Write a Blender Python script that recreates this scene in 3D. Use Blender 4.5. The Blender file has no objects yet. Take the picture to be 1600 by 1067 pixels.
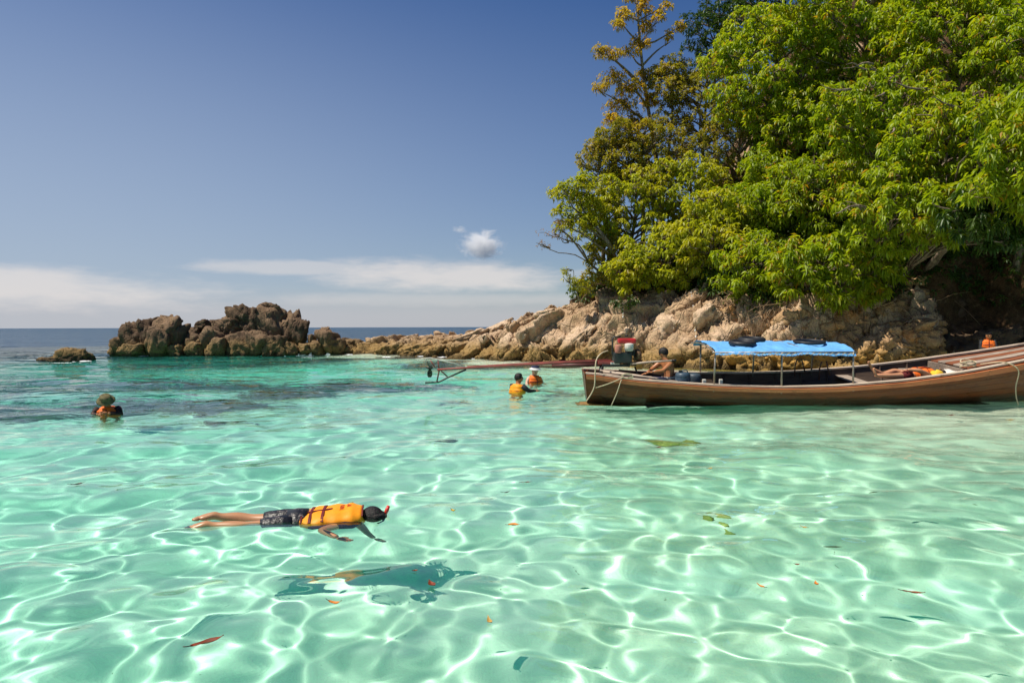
import bpy, bmesh, math, random
import numpy as np
from mathutils import Vector, Matrix, Quaternion
from mathutils.bvhtree import BVHTree

scene = bpy.context.scene
COL = scene.collection
R = math.radians

# ---------------------------------------------------------------- camera
cam_data = bpy.data.cameras.new('camera')
camera = bpy.data.objects.new('camera', cam_data)
COL.objects.link(camera)
scene.camera = camera
cam_data.sensor_width = 36
cam_data.lens = 24.0
cam_data.clip_start = 0.05
cam_data.clip_end = 30000
CAM_Z = 1.7
camera.location = (0, 0, CAM_Z)
PITCH, ROLL = -1.22, -0.17
camera.rotation_euler = (Matrix.Rotation(R(90 + PITCH), 4, 'X') @ Matrix.Rotation(R(ROLL), 4, 'Z')).to_euler()
F = 1066.7                       # focal length in pixels of the 1600 wide photograph
HORIZON = 510.5

def at(px, py, Y):
    """world point at depth Y seen at a photograph pixel"""
    return Vector(((px - 800) / F * Y, Y, CAM_Z - (py - HORIZON) / F * Y))

def on_water(px, py, z=0.0):
    """world point on the level z seen at a photograph pixel"""
    Y = (CAM_Z - z) * F / (py - HORIZON)
    return Vector(((px - 800) / F * Y, Y, z))

# ---------------------------------------------------------------- sun, sky, exposure
SUN_DIR = Vector((-0.46, -0.12, 0.88)).normalized()
world = bpy.data.worlds.new('World')
scene.world = world
world.use_nodes = True
SKY_STRENGTH = 0.062
sun_data = bpy.data.lights.new('sun', 'SUN')
sun_data.energy = 5.0
sun_data.angle = R(0.5)
sun_data.color = (1.0, 0.93, 0.80)
sun_data.cycles.is_caustics_light = True
sun = bpy.data.objects.new('sun', sun_data)
sun.rotation_euler = SUN_DIR.to_track_quat('Z', 'Y').to_euler()
sun.location = (-30, 10, 40)
COL.objects.link(sun)
scene.view_settings.view_transform = 'Standard'
scene.view_settings.look = 'None'
scene.view_settings.exposure = 0.28
scene.view_settings.gamma = 1.0
scene.view_settings.use_curve_mapping = False
scene.cycles.use_denoising = True
scene.cycles.max_bounces = 10
scene.cycles.diffuse_bounces = 3
scene.cycles.glossy_bounces = 4
scene.cycles.transmission_bounces = 8
scene.cycles.transparent_max_bounces = 12
scene.cycles.volume_bounces = 14
scene.cycles.sample_clamp_indirect = 6.0
scene.cycles.sample_clamp_direct = 0.0

# ---------------------------------------------------------------- node helpers
class NT:
    def __init__(self, tree):
        self.t = tree
    def n(self, kind, **kw):
        nd = self.t.nodes.new(kind)
        for k, v in kw.items():
            if k.startswith('i_'):
                nd.inputs[k[2:].replace('_', ' ')].default_value = v
            else:
                setattr(nd, k, v)
        return nd
    def l(self, a, b):
        self.t.links.new(a, b)
    def put(self, sock, v):
        if isinstance(v, bpy.types.NodeSocket):
            self.l(v, sock)
        elif v is not None:
            sock.default_value = v
    def m(self, op, a, b=None, c=None, clamp=False):
        nd = self.n('ShaderNodeMath', operation=op, use_clamp=clamp)
        self.put(nd.inputs[0], a); self.put(nd.inputs[1], b)
        if c is not None: self.put(nd.inputs[2], c)
        return nd.outputs[0]
    def ramp(self, v, lo, hi, a=0.0, b=1.0, smooth=True):
        nd = self.n('ShaderNodeMapRange', interpolation_type='SMOOTHSTEP' if smooth else 'LINEAR', clamp=True)
        self.put(nd.inputs[0], v); self.put(nd.inputs[1], lo); self.put(nd.inputs[2], hi)
        self.put(nd.inputs[3], a); self.put(nd.inputs[4], b)
        return nd.outputs[0]
    def mix(self, f, a, b, blend='MIX'):
        nd = self.n('ShaderNodeMix', data_type='RGBA', blend_type=blend)
        self.put(nd.inputs[0], f)
        for s, v in ((nd.inputs[6], a), (nd.inputs[7], b)):
            if isinstance(v, (tuple, list)) and len(v) == 3: v = (*v, 1)
            self.put(s, v)
        return nd.outputs[2]
    def vec(self, x, y, z):
        nd = self.n('ShaderNodeCombineXYZ')
        for s, v in zip(nd.inputs, (x, y, z)): self.put(s, v)
        return nd.outputs[0]
    def noise(self, v, scale, detail=4, rough=0.55, dist=0.0, out=0):
        nd = self.n('ShaderNodeTexNoise')
        self.put(nd.inputs['Vector'], v)
        nd.inputs['Scale'].default_value = scale; nd.inputs['Detail'].default_value = detail
        nd.inputs['Roughness'].default_value = rough; nd.inputs['Distortion'].default_value = dist
        return nd.outputs[out]
    def voro(self, v, scale, feature='F1', out=0, rand=1.0):
        nd = self.n('ShaderNodeTexVoronoi', feature=feature)
        self.put(nd.inputs['Vector'], v); nd.inputs['Scale'].default_value = scale
        nd.inputs['Randomness'].default_value = rand
        return nd.outputs[out]
    def scalevec(self, v, s):
        nd = self.n('ShaderNodeVectorMath', operation='MULTIPLY')
        self.put(nd.inputs[0], v); nd.inputs[1].default_value = s
        return nd.outputs[0]
    def bump(self, h, strength, dist, normal=None):
        nd = self.n('ShaderNodeBump')
        self.put(nd.inputs['Height'], h); self.put(nd.inputs['Strength'], strength)
        nd.inputs['Distance'].default_value = dist
        if normal is not None: self.l(normal, nd.inputs['Normal'])
        return nd.outputs[0]

def new_mat(name):
    m = bpy.data.materials.new(name); m.use_nodes = True
    m.node_tree.nodes.clear()
    k = NT(m.node_tree)
    out = k.n('ShaderNodeOutputMaterial')
    return m, k, out

def principled(k, out, color, rough=0.6, normal=None, spec=0.5, metal=0.0):
    p = k.n('ShaderNodeBsdfPrincipled')
    if isinstance(color, (tuple, list)): color = (*color[:3], 1)
    k.put(p.inputs['Base Color'], color); k.put(p.inputs['Roughness'], rough)
    p.inputs['Specular IOR Level'].default_value = spec
    k.put(p.inputs['Metallic'], metal)
    if normal is not None: k.l(normal, p.inputs['Normal'])
    k.l(p.outputs[0], out.inputs['Surface'])
    return p

# ---------------------------------------------------------------- the sky
k = NT(world.node_tree)
bg = world.node_tree.nodes['Background']
sky = k.n('ShaderNodeTexSky', sky_type='NISHITA', sun_disc=False)
sky.sun_elevation = math.asin(SUN_DIR.z)
sky.sun_rotation = math.atan2(SUN_DIR.x, SUN_DIR.y)
sky.altitude = 0
sky.air_density = 1.0; sky.dust_density = 0.6; sky.ozone_density = 3.0
gen = k.n('ShaderNodeTexCoord').outputs['Generated']
sx, sy, sz = k.n('ShaderNodeSeparateXYZ').outputs
k.l(gen, world.node_tree.nodes[-1].inputs[0])
az = k.m('ARCTAN2', sx, sy)
el = k.m('ARCSINE', sz)
warp = k.noise(k.vec(k.m('MULTIPLY', az, 5), k.m('MULTIPLY', el, 22), 0.3), 1.6, 6, 0.6)
warp2 = k.noise(k.vec(k.m('MULTIPLY', az, 16), k.m('MULTIPLY', el, 60), 4.3), 1.6, 5, 0.6)
w1 = k.m('ADD', k.m('MULTIPLY', k.m('SUBTRACT', warp, 0.5), 1.0), k.m('MULTIPLY', k.m('SUBTRACT', warp2, 0.5), 0.35))
def lens_cloud(a0, e0, ra, re, amount, soft=0.35, tilt=0.0):
    da = k.m('DIVIDE', k.m('SUBTRACT', az, a0), ra)
    e1 = k.m('SUBTRACT', k.m('SUBTRACT', el, e0), k.m('MULTIPLY', k.m('SUBTRACT', az, a0), tilt))
    de = k.m('DIVIDE', e1, re)
    d = k.m('SQRT', k.m('ADD', k.m('MULTIPLY', da, da), k.m('MULTIPLY', de, de)))
    d = k.m('ADD', d, k.m('MULTIPLY', w1, 1.1))
    return k.ramp(d, 1.0, 1.0 - soft, 0.0, amount)
clouds = lens_cloud(-0.11, 0.074, 0.25, 0.031, 0.70, 0.75, -0.03)
for args in ((-0.29, 0.083, 0.20, 0.014, 0.42, 0.6), (-0.05, 0.040, 0.50, 0.014, 0.25, 0.8),
             (-0.66, 0.050, 0.36, 0.034, 0.66, 0.8, -0.03), (-1.25, 0.07, 0.40, 0.03, 0.5, 0.6), (1.4, 0.07, 0.5, 0.03, 0.5, 0.6),
             (2.6, 0.08, 0.6, 0.03, 0.5, 0.6), (-2.3, 0.06, 0.5, 0.03, 0.5, 0.6)):
    clouds = k.m('MAXIMUM', clouds, lens_cloud(*args))
low = k.ramp(k.m('ADD', el, k.m('MULTIPLY', w1, 0.02)), 0.065, 0.012, 0.0, 0.70)   # thin veil along the horizon
hsv = k.n('ShaderNodeHueSaturation'); hsv.inputs['Saturation'].default_value = 1.50; hsv.inputs['Hue'].default_value = 0.513
k.l(sky.outputs[0], hsv.inputs['Color'])
veil = k.m('MULTIPLY', k.ramp(el, 0.70, 0.03, 0.0, 1.0), k.ramp(az, 0.50, -0.75, 0.28, 0.80))     # thin high haze, thicker towards the sun
base = k.mix(veil, hsv.outputs[0], (5.6, 6.7, 8.5))
base = k.mix(low, base, (7.0, 7.0, 7.4))
base = k.mix(clouds, base, (11.0, 10.2, 9.7))
k.l(base, bg.inputs['Color'])
bg.inputs['Strength'].default_value = SKY_STRENGTH

# ---------------------------------------------------------------- object helpers
def tag(o, label=None, cat=None, group=None, kind=None):
    if label: o['label'] = label
    if cat: o['category'] = cat
    if group: o['group'] = group
    if kind: o['kind'] = kind
    return o

def thing(name, label, cat, loc=(0, 0, 0), group=None):
    o = bpy.data.objects.new(name, None)
    COL.objects.link(o)
    o.location = loc; o.empty_display_size = 0.2
    return tag(o, label, cat, group)

def make_mesh(name, verts, faces, smooth=True, flat_k=None):
    me = bpy.data.meshes.new(name)
    v = np.asarray(verts, dtype=np.float32)
    if isinstance(faces, np.ndarray):
        kf = faces.shape[1]; nf = faces.shape[0]
        me.vertices.add(len(v)); me.vertices.foreach_set('co', v.ravel())
        me.loops.add(nf * kf); me.loops.foreach_set('vertex_index', faces.astype(np.int32).ravel())
        me.polygons.add(nf); me.polygons.foreach_set('loop_start', np.arange(0, nf * kf, kf, dtype=np.int32))
        me.update(calc_edges=True)
    else:
        me.from_pydata([tuple(map(float, p)) for p in v], [], faces)
        me.update()
    if smooth: me.shade_smooth()
    return me

ROOT_LOC = {}
def link(name, me, mat=None, parent=None):
    """an object with world-space mesh; under a parent the vertices are made local"""
    if parent is not None:
        root = parent
        off = Vector((0, 0, 0))
        while root is not None:
            off += root.location; root = root.parent
        me.transform(Matrix.Translation(-off))
    o = bpy.data.objects.new(name, me)
    COL.objects.link(o)
    if parent is not None: o.parent = parent
    for m_ in (mat if isinstance(mat, (list, tuple)) else [mat]):
        if m_ is not None: me.materials.append(m_)
    o.cycles.is_caustics_receiver = True
    return o

def obj(name, verts, faces, mat=None, parent=None, smooth=True):
    return link(name, make_mesh(name, verts, faces, smooth), mat, parent)

class MB:
    """collects simple shapes in world space and links them as one mesh"""
    def __init__(self): self.v = []; self.f = []; self.mi = []; self.cur = 0
    def add(self, verts, faces):
        b = len(self.v)
        self.v += [tuple(p) for p in verts]
        for f in faces:
            self.f.append(tuple(i + b for i in f)); self.mi.append(self.cur)
        return self
    def box(self, c, s, rot=None):
        c = Vector(c); vs = []
        for x in (-.5, .5):
            for y in (-.5, .5):
                for z in (-.5, .5):
                    p = Vector((x * s[0], y * s[1], z * s[2]))
                    if rot is not None: p = rot @ p
                    vs.append(c + p)
        return self.add(vs, [(0, 1, 3, 2), (4, 6, 7, 5), (0, 4, 5, 1), (2, 3, 7, 6), (0, 2, 6, 4), (1, 5, 7, 3)])
    def tube(self, pts, rad, n=8, cap=True, flat=1.0):
        pts = [Vector(p) for p in pts]
        if not hasattr(rad, '__len__'): rad = [rad] * len(pts)
        vs = []; fs = []
        up = None
        for i, p in enumerate(pts):
            d = (pts[min(i + 1, len(pts) - 1)] - pts[max(i - 1, 0)]).normalized()
            if up is None:
                up = Vector((0, 0, 1)) if abs(d.z) < .9 else Vector((1, 0, 0))
            a = d.cross(up).normalized(); b = a.cross(d).normalized(); up = b
            for j in range(n):
                t = 2 * math.pi * j / n
                vs.append(p + a * (math.cos(t) * rad[i]) + b * (math.sin(t) * rad[i] * flat))
        for i in range(len(pts) - 1):
            for j in range(n):
                j2 = (j + 1) % n
                fs.append((i * n + j, i * n + j2, (i + 1) * n + j2, (i + 1) * n + j))
        if cap:
            fs.append(tuple(range(n))[::-1]); fs.append(tuple(range((len(pts) - 1) * n, len(pts) * n)))
        return self.add(vs, fs)
    def ring(self, c, R_, r, axis=(0, 0, 1), n=28, k=10, flat=1.0):
        q = Vector((0, 0, 1)).rotation_difference(Vector(axis).normalized())
        vs = []; fs = []
        for i in range(n):
            a = 2 * math.pi * i / n
            for j in range(k):
                b = 2 * math.pi * j / k
                p = Vector(((R_ + r * math.cos(b)) * math.cos(a), (R_ + r * math.cos(b)) * math.sin(a), r * flat * math.sin(b)))
                vs.append(Vector(c) + q @ p)
        for i in range(n):
            for j in range(k):
                fs.append((i * k + j, ((i + 1) % n) * k + j, ((i + 1) % n) * k + (j + 1) % k, i * k + (j + 1) % k))
        return self.add(vs, fs)
    def lathe(self, c, prof, n=16, axis=(0, 0, 1), sx=1.0, sy=1.0):
        q = Vector((0, 0, 1)).rotation_difference(Vector(axis).normalized())
        vs = []; fs = []
        for r_, z in prof:
            for j in range(n):
                t = 2 * math.pi * j / n
                vs.append(Vector(c) + q @ Vector((r_ * math.cos(t) * sx, r_ * math.sin(t) * sy, z)))
        for i in range(len(prof) - 1):
            for j in range(n):
                fs.append((i * n + j, i * n + (j + 1) % n, (i + 1) * n + (j + 1) % n, (i + 1) * n + j))
        fs.append(tuple(range(n))[::-1]); fs.append(tuple(range((len(prof) - 1) * n, len(prof) * n)))
        return self.add(vs, fs)
    def xform(self, M):
        self.v = [tuple(M @ Vector(p)) for p in self.v]; return self
    def build(self, name, mat, parent=None, smooth=False, bevel=0.0, M=None):
        if M is not None: self.xform(M)
        me = make_mesh(name, self.v, self.f, smooth)
        if bevel > 0:
            bm = bmesh.new(); bm.from_mesh(me)
            bmesh.ops.bevel(bm, geom=list(bm.edges), offset=bevel, segments=2, affect='EDGES', profile=0.6, clamp_overlap=True)
            bm.to_mesh(me); bm.free()
        o = link(name, me, mat, parent)
        if any(self.mi):
            pass
        return o

def gridf(a, b):
    i = (np.arange(a - 1)[:, None] * b + np.arange(b - 1)[None]).ravel()
    return np.stack([i, i + 1, i + b + 1, i + b], 1)

# ---------------------------------------------------------------- vector noise in numpy
def _hash(ix, iy, iz, s):
    h = (ix.astype(np.int64) * 374761393 + iy.astype(np.int64) * 668265263 + iz.astype(np.int64) * 2147483647 + s * 974634777) & 0xffffffff
    h = ((h ^ (h >> 13)) * 1274126177) & 0xffffffff
    h = ((h ^ (h >> 15)) * 2246822519) & 0xffffffff
    return ((h ^ (h >> 16)) & 0xffffff) / float(0x1000000)

def vnoise(p, s=0):
    i = np.floor(p).astype(np.int64); f = p - i
    u = f * f * f * (f * (f * 6 - 15) + 10)
    r = np.zeros(len(p))
    for dx in (0, 1):
        wx = u[:, 0] if dx else 1 - u[:, 0]
        for dy in (0, 1):
            wy = u[:, 1] if dy else 1 - u[:, 1]
            for dz in (0, 1):
                wz = u[:, 2] if dz else 1 - u[:, 2]
                r += wx * wy * wz * _hash(i[:, 0] + dx, i[:, 1] + dy, i[:, 2] + dz, s)
    return r * 2 - 1

def fbm(p, oct=4, s=0, gain=0.5):
    r = np.zeros(len(p)); a = 1.0
    for o_ in range(oct):
        r += a * vnoise(p * (2.03 ** o_) + o_ * 17.3, s + o_); a *= gain
    return r

def voronoi(p, s=0):
    """F1 and F2 distances and a random value of the nearest cell"""
    i = np.floor(p).astype(np.int64)
    d1 = np.full(len(p), 9.0); d2 = np.full(len(p), 9.0); cid = np.zeros(len(p)); off = np.zeros((len(p), 3))
    for dx in (-1, 0, 1):
        for dy in (-1, 0, 1):
            for dz in (-1, 0, 1):
                c = i + np.array([dx, dy, dz])
                q = np.stack([c[:, a] + _hash(c[:, 0], c[:, 1], c[:, 2], s + 11 * a + 1) for a in range(3)], 1)
                d = np.sqrt(((p - q) ** 2).sum(1))
                hv = _hash(c[:, 0], c[:, 1], c[:, 2], s + 77)
                m = d < d1
                d2 = np.where(m, d1, np.minimum(d2, d))
                cid = np.where(m, hv, cid); off = np.where(m[:, None], p - q, off); d1 = np.where(m, d, d1)
    return d1, d2, cid, off

def blocky(p, levels, seed=0):
    """displacement of jointed rock: tilted block faces parted by cracks. levels: (frequency vector, step, tilt, crack depth, crack width)"""
    r = np.zeros(len(p)); w_ = 0.18 * np.stack([fbm(p * 1.3, 2, 5), fbm(p * 1.3, 2, 6), fbm(p * 1.3, 2, 7)], 1)
    for j, (fr, step, tilt, depth, width) in enumerate(levels):
        f1, f2, cid, off = voronoi((p + w_) * np.array(fr), seed + 13 * j)
        tv = np.stack([np.cos(cid * 91.7), np.sin(cid * 57.3), np.cos(cid * 33.1 + 1)], 1)
        r += step * (cid - .5) * 2 + tilt * (off * tv).sum(1) * 2 - depth * np.exp(-((f2 - f1) / width) ** 2)
    return r
# ---------------------------------------------------------------- shoreline and depth of the bay
SHORE = np.array([(-10.6, 44.0), (-9.9, 42.6), (-7.1, 41.6), (-3.5, 37.8), (-1.3, 34.9), (0.9, 31.8), (3.4, 30.2), (5.6, 29.4), (7.3, 27.2),
                  (9.7, 26.0), (11.6, 25.0), (13.9, 24.6), (16.2, 24.3), (18.4, 23.6), (21.5, 21.5), (26.0, 18.5), (34.0, 14.0)])
def shore_dist(X, Y):
    """distance to the shoreline and the parameter of the nearest point"""
    best = np.full(X.shape, 1e9)
    for a, b in zip(SHORE[:-1], SHORE[1:]):
        ab = b - a
        t = np.clip(((X - a[0]) * ab[0] + (Y - a[1]) * ab[1]) / (ab @ ab), 0, 1)
        d = np.hypot(X - a[0] - t * ab[0], Y - a[1] - t * ab[1])
        best = np.minimum(best, d)
    return best
def sstep(x, a, b):
    t = np.clip((x - a) / (b - a), 0, 1); return t * t * (3 - 2 * t)
def bed_depth(X, Y):
    sd_ = shore_dist(X, Y)
    d = 1.62 + 0 * X
    d = d + 0.65 * sstep(-X, -1.0, 6.0) + 1.7 * sstep(-X, 6.0, 22.0)            # deeper to the left
    d = d - 0.35 * sstep(X, 3.0, 9.0) - 0.75 * sstep(X, 2.0, 9.0) * sstep(Y, 7.0, 13.0)                                            # shallow beside the boat
    d = d + 0.9 * sstep(Y, 14, 30) * sstep(-X, -6, 4)
    d = d + 3.0 * sstep(Y, 36, 60)
    near = sstep(sd_, 0.0, 7.0)
    return 0.12 + (d - 0.12) * near

# ---------------------------------------------------------------- seabed
m_sand, k, out = new_mat('sand')
geo = k.n('ShaderNodeNewGeometry').outputs['Position']
px_, py_, pz_ = (lambda s: s.outputs)(k.n('ShaderNodeSeparateXYZ')); k.l(geo, m_sand.node_tree.nodes[-1].inputs[0])
n1 = k.noise(geo, 0.6, 4, 0.6)
n2 = k.noise(geo, 9.0, 5, 0.65)
n3 = k.noise(geo, 55.0, 2, 0.5)
sand = k.mix(k.ramp(n1, 0.35, 0.7), (0.80, 0.74, 0.60), (0.70, 0.65, 0.52))
sand = k.mix(k.ramp(n2, 0.52, 0.78, 0, 0.45), sand, (0.52, 0.47, 0.35))
specks = k.m('MAXIMUM', k.ramp(k.voro(geo, 7.0), 0.06, 0.025, 0, 0.75), k.ramp(k.voro(geo, 2.3), 0.035, 0.015, 0, 0.8))
sand = k.mix(specks, sand, (0.16, 0.13, 0.07))
# weed and coral growing on parts of the bed
attr = k.n('ShaderNodeAttribute', attribute_name='reef')
reef_n = k.m('ADD', attr.outputs['Fac'], k.m('MULTIPLY', k.m('SUBTRACT', k.noise(geo, 0.9, 6, 0.65), 0.5), 1.5))
reef_f = k.ramp(reef_n, 0.42, 0.62)
reefc = k.mix(k.ramp(k.noise(geo, 3.0, 5, 0.7), 0.35, 0.65), (0.060, 0.055, 0.045), (0.17, 0.14, 0.09))
weed = k.n('ShaderNodeAttribute', attribute_name='ochre')
sand = k.mix(k.ramp(k.m('ADD', weed.outputs['Fac'], k.m('MULTIPLY', k.m('SUBTRACT', n1, 0.5), 0.8)), 0.35, 0.75), sand, (0.34, 0.24, 0.07))
col = k.mix(reef_f, sand, reefc)
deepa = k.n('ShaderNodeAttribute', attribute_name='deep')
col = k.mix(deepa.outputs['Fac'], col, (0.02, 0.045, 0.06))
h = k.m('ADD', k.m('MULTIPLY', n2, 0.6), k.m('MULTIPLY', n3, 0.15))
principled(k, out, col, 0.95, k.bump(h, 0.5, 0.05), spec=0.1)

bx = np.concatenate([-np.geomspace(5200, 46, 22), np.linspace(-45, 45, 301), np.geomspace(46, 5200, 22)])
by = np.concatenate([-np.geomspace(300, 8, 6), np.linspace(-6, 70, 254), np.geomspace(72, 9000, 26)])
BX, BY = np.meshgrid(bx, by, indexing='ij')
BD = bed_depth(BX, BY)
pp = np.stack([BX.ravel(), BY.ravel(), np.zeros(BX.size)], 1)
BZ = -BD + (0.06 * vnoise(pp * 0.55, 5) + 0.03 * vnoise(pp * 1.7, 6)).reshape(BX.shape) * np.clip(BD, 0, 1)
BZ -= 6.0 * sstep(np.hypot(BX, BY), 70, 300)
inside_land = None
seabed = obj('seabed', np.stack([BX, BY, BZ], -1).reshape(-1, 3), gridf(*BX.shape)[:, ::-1], m_sand)
tag(seabed, kind='structure')
def ell(cx, cy, rx, ry): return np.exp(-(((BX - cx) / rx) ** 2 + ((BY - cy) / ry) ** 2))
reef = (0.85 * ell(-9.0, 17.5, 4.4, 1.9) + 0.75 * ell(-15.5, 16.0, 4.0, 3.5) + 0.9 * ell(-4.0, 22.5, 3.4, 1.6) + 0.75 * ell(-8.5, 23.0, 5, 2.0) + 0.9 * ell(0.6, 29.6, 3.6, 1.3)
        + 0.8 * ell(-4.0, 33.0, 3.0, 3.0) + 0.55 * ell(-13, 26, 5, 3) + 0.5 * ell(-1.6, 17.5, 1.2, .7) + 1.0 * ell(-22, 24, 8, 7) + 1.1 * ell(-17, 36, 6, 3) + 0.9 * ell(-10, 39.0, 8, 1.6)
        + 0.5 * ell(-14.0, 10.0, 3.0, 2.0))
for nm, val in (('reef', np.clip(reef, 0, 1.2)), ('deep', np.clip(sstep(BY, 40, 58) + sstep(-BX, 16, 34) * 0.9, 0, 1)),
                ('ochre', np.clip(sstep(-shore_dist(BX, BY), -2.6, -0.3) * sstep(BX, 1.0, 6.0), 0, 1))):
    a = seabed.data.attributes.new(nm, 'FLOAT', 'POINT'); a.data.foreach_set('value', val.ravel().astype(np.float32))

# ---------------------------------------------------------------- water: a real waved surface over a body of clear sea water
rng = np.random.default_rng(21)
dth = R(0.23)
th = np.concatenate([np.arange(-180, -58, 4.0), np.arange(-58, 58, 0.23), np.arange(58, 180.1, 4.0)]) * math.pi / 180
rr = [0.0, 0.35, 0.7, 1.0, 1.3]
while rr[-1] < 22: rr.append(rr[-1] * 1.0064)
while rr[-1] < 62: rr.append(rr[-1] * 1.0105)
while rr[-1] < 75: rr.append(rr[-1] * 1.02)
rr = np.array(rr)
WR, WT = np.meshgrid(rr, th, indexing='ij')
WX = WR * np.sin(WT); WY = WR * np.cos(WT)
sp = np.maximum(WR * dth, WR * np.where(WR < 22, 0.0064, 0.0105)); sp = np.where(WR > 62, WR * .02, sp); sp = np.where(np.abs(WT) > R(57), np.maximum(WR * .07, .05), sp)
WZ = np.zeros_like(WX)
def waves(N, l0, l1, slope, mean, spread):
    global WZ
    lam = np.exp(rng.uniform(math.log(l0), math.log(l1), N))
    ang = rng.normal(mean, spread, N)
    for l_, a_ in zip(lam, ang):
        kk = 2 * math.pi / l_
        wgt = np.clip((l_ / sp - 3.2) / 3, 0, 1)
        WZ += wgt * slope / kk * math.sqrt(2 / N) * np.sin(kk * (WX * math.cos(a_) + WY * math.sin(a_)) + rng.uniform(0, 6.28))
waves(26, 1.0, 3.2, 0.050, -1.2, 0.9)
waves(60, 0.30, 0.86, 0.056, -1.0, 1.5)
waves(30, 0.17, 0.30, 0.022, -0.8, 1.5)
waves(14, 3.0, 9.0, 0.035, -1.9, 0.5)
def water_z(x, y):
    r_, t_ = math.hypot(x, y), math.atan2(x, y)
    return float(WZ[int(np.argmin(np.abs(rr - r_))), int(np.argmin(np.abs(th - t_)))])
wverts = np.stack([WX, WY, WZ], -1).reshape(-1, 3)
m_water, k, out = new_mat('sea_water')
geo = k.n('ShaderNodeNewGeometry').outputs['Position']
ln = k.n('ShaderNodeVectorMath', operation='LENGTH'); k.l(geo, ln.inputs[0])
dist = ln.outputs['Value']
hb = k.m('ADD', k.m('MULTIPLY', k.noise(k.scalevec(geo, (1, 1.5, 1)), 2.6, 3, 0.6), 0.10), k.m('MULTIPLY', k.noise(k.scalevec(geo, (1, 1.6, 1)), 0.55, 3, 0.55), k.ramp(dist, 30.0, 62.0, 0.85, 2.6)))
nb = k.bump(hb, k.ramp(dist, 7.0, 34.0, 0.0, 1.0), 1.0)
g = k.n('ShaderNodeBsdfGlass'); g.inputs['IOR'].default_value = 1.33; g.inputs['Roughness'].default_value = 0.0
k.l(nb, g.inputs['Normal'])
k.l(g.outputs[0], out.inputs['Surface'])
m_body, k, out = new_mat('sea_water_body')
va = k.n('ShaderNodeVolumeAbsorption'); va.inputs['Color'].default_value = (0.0, 0.945, 0.87, 1); va.inputs['Density'].default_value = 0.25
k.l(va.outputs[0], out.inputs['Volume'])
water = obj('water', wverts, gridf(*WX.shape), m_water)
tag(water, kind='structure')
water.cycles.is_caustics_caster = True
water.cycles.is_caustics_receiver = False
water_body = water.copy(); water_body.name = 'water_body'
COL.objects.link(water_body)
water_body.location.z = 0.003
water_body.cycles.is_caustics_caster = False
water_body.material_slots[0].link = 'OBJECT'
water_body.material_slots[0].material = m_body

# ---------------------------------------------------------------- open sea beyond the bay: deep, opaque, wind-roughened
m_sea, k, out = new_mat('open_sea')
geo = k.n('ShaderNodeNewGeometry').outputs['Position']
hs = k.m('ADD', k.m('MULTIPLY', k.noise(k.scalevec(geo, (1, 1.7, 1)), 0.30, 5, 0.62), 2.2), k.m('MULTIPLY', k.noise(k.scalevec(geo, (1, 2.2, 1)), 0.035, 3, 0.6), 6.0))
tint = k.ramp(k.noise(k.scalevec(geo, (1, 6, 1)), 0.012, 4, 0.6), 0.35, 0.7)
principled(k, out, k.mix(tint, (0.010, 0.045, 0.085), (0.018, 0.065, 0.11)), 0.28, k.bump(hs, 1.0, 1.0), spec=0.35)
ro = np.array([rr[-1] - 0.6] + list(np.geomspace(rr[-1] + 2, 24000, 60)))
SR, ST = np.meshgrid(ro, th, indexing='ij')
sea = obj('sea', np.stack([SR * np.sin(ST), SR * np.cos(ST), np.where(SR < rr[-1], -0.25, 0.0)], -1).reshape(-1, 3), gridf(*SR.shape), m_sea)
tag(sea, kind='structure')
# ---------------------------------------------------------------- rock
def rock_mat(name, top, mid, low, streak, wet, crack=0.5, scale=1.0, orange=0.0):
    m, k, out = new_mat(name)
    geo_n = k.n('ShaderNodeNewGeometry')
    geo = geo_n.outputs['Position']
    sp_ = k.n('ShaderNodeSeparateXYZ'); k.l(geo, sp_.inputs[0]); z = sp_.outputs[2]
    n1 = k.noise(geo, 0.5 * scale, 5, 0.6); n2 = k.noise(geo, 2.6 * scale, 6, 0.65); n3 = k.noise(geo, 14 * scale, 4, 0.6)
    rnd = k.n('ShaderNodeObjectInfo').outputs['Random']
    c = k.mix(k.ramp(k.m('ADD', n1, k.m('MULTIPLY', k.m('SUBTRACT', rnd, 0.5), 0.30)), 0.32, 0.68), mid, top)
    c = k.mix(k.ramp(n2, 0.50, 0.72, 0, 0.8), c, streak)
    c = k.mix(k.ramp(n3, 0.58, 0.80, 0, 0.55), c, tuple(x * 0.35 for x in mid))
    if orange:
        c = k.mix(k.ramp(k.noise(geo, 0.8, 5, 0.7), 0.52, 0.66, 0, orange), c, (0.40, 0.17, 0.05))
    zz = k.m('ADD', z, k.m('MULTIPLY', k.m('SUBTRACT', n2, 0.5), 1.0))
    c = k.mix(k.ramp(zz, 1.25, 0.45), c, low)                       # algae and salt band above the water line
    c = k.mix(k.ramp(zz, 0.30, 0.08, 0, 0.85), c, wet)
    cr = k.voro(k.scalevec(geo, (1.0, 1.0, 0.75)), 1.7 * scale, 'DISTANCE_TO_EDGE')
    cr2 = k.voro(geo, 4.6 * scale, 'DISTANCE_TO_EDGE')
    crk = k.m('ADD', k.ramp(cr, 0.0, 0.06), k.m('MULTIPLY', k.ramp(cr2, 0.0, 0.08), 0.4))
    hh = k.m('ADD', k.m('ADD', k.m('MULTIPLY', n2, 0.9), k.m('MULTIPLY', n3, 0.35)), k.m('MULTIPLY', crk, crack))
    principled(k, out, c, 0.9, k.bump(hh, 0.7, 0.14), spec=0.2)
    return m
m_rock_dark = rock_mat('dark_sea_rock', (0.20, 0.130, 0.078), (0.085, 0.054, 0.034), (0.22, 0.145, 0.06), (0.22, 0.16, 0.09), (0.040, 0.030, 0.018))
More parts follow.
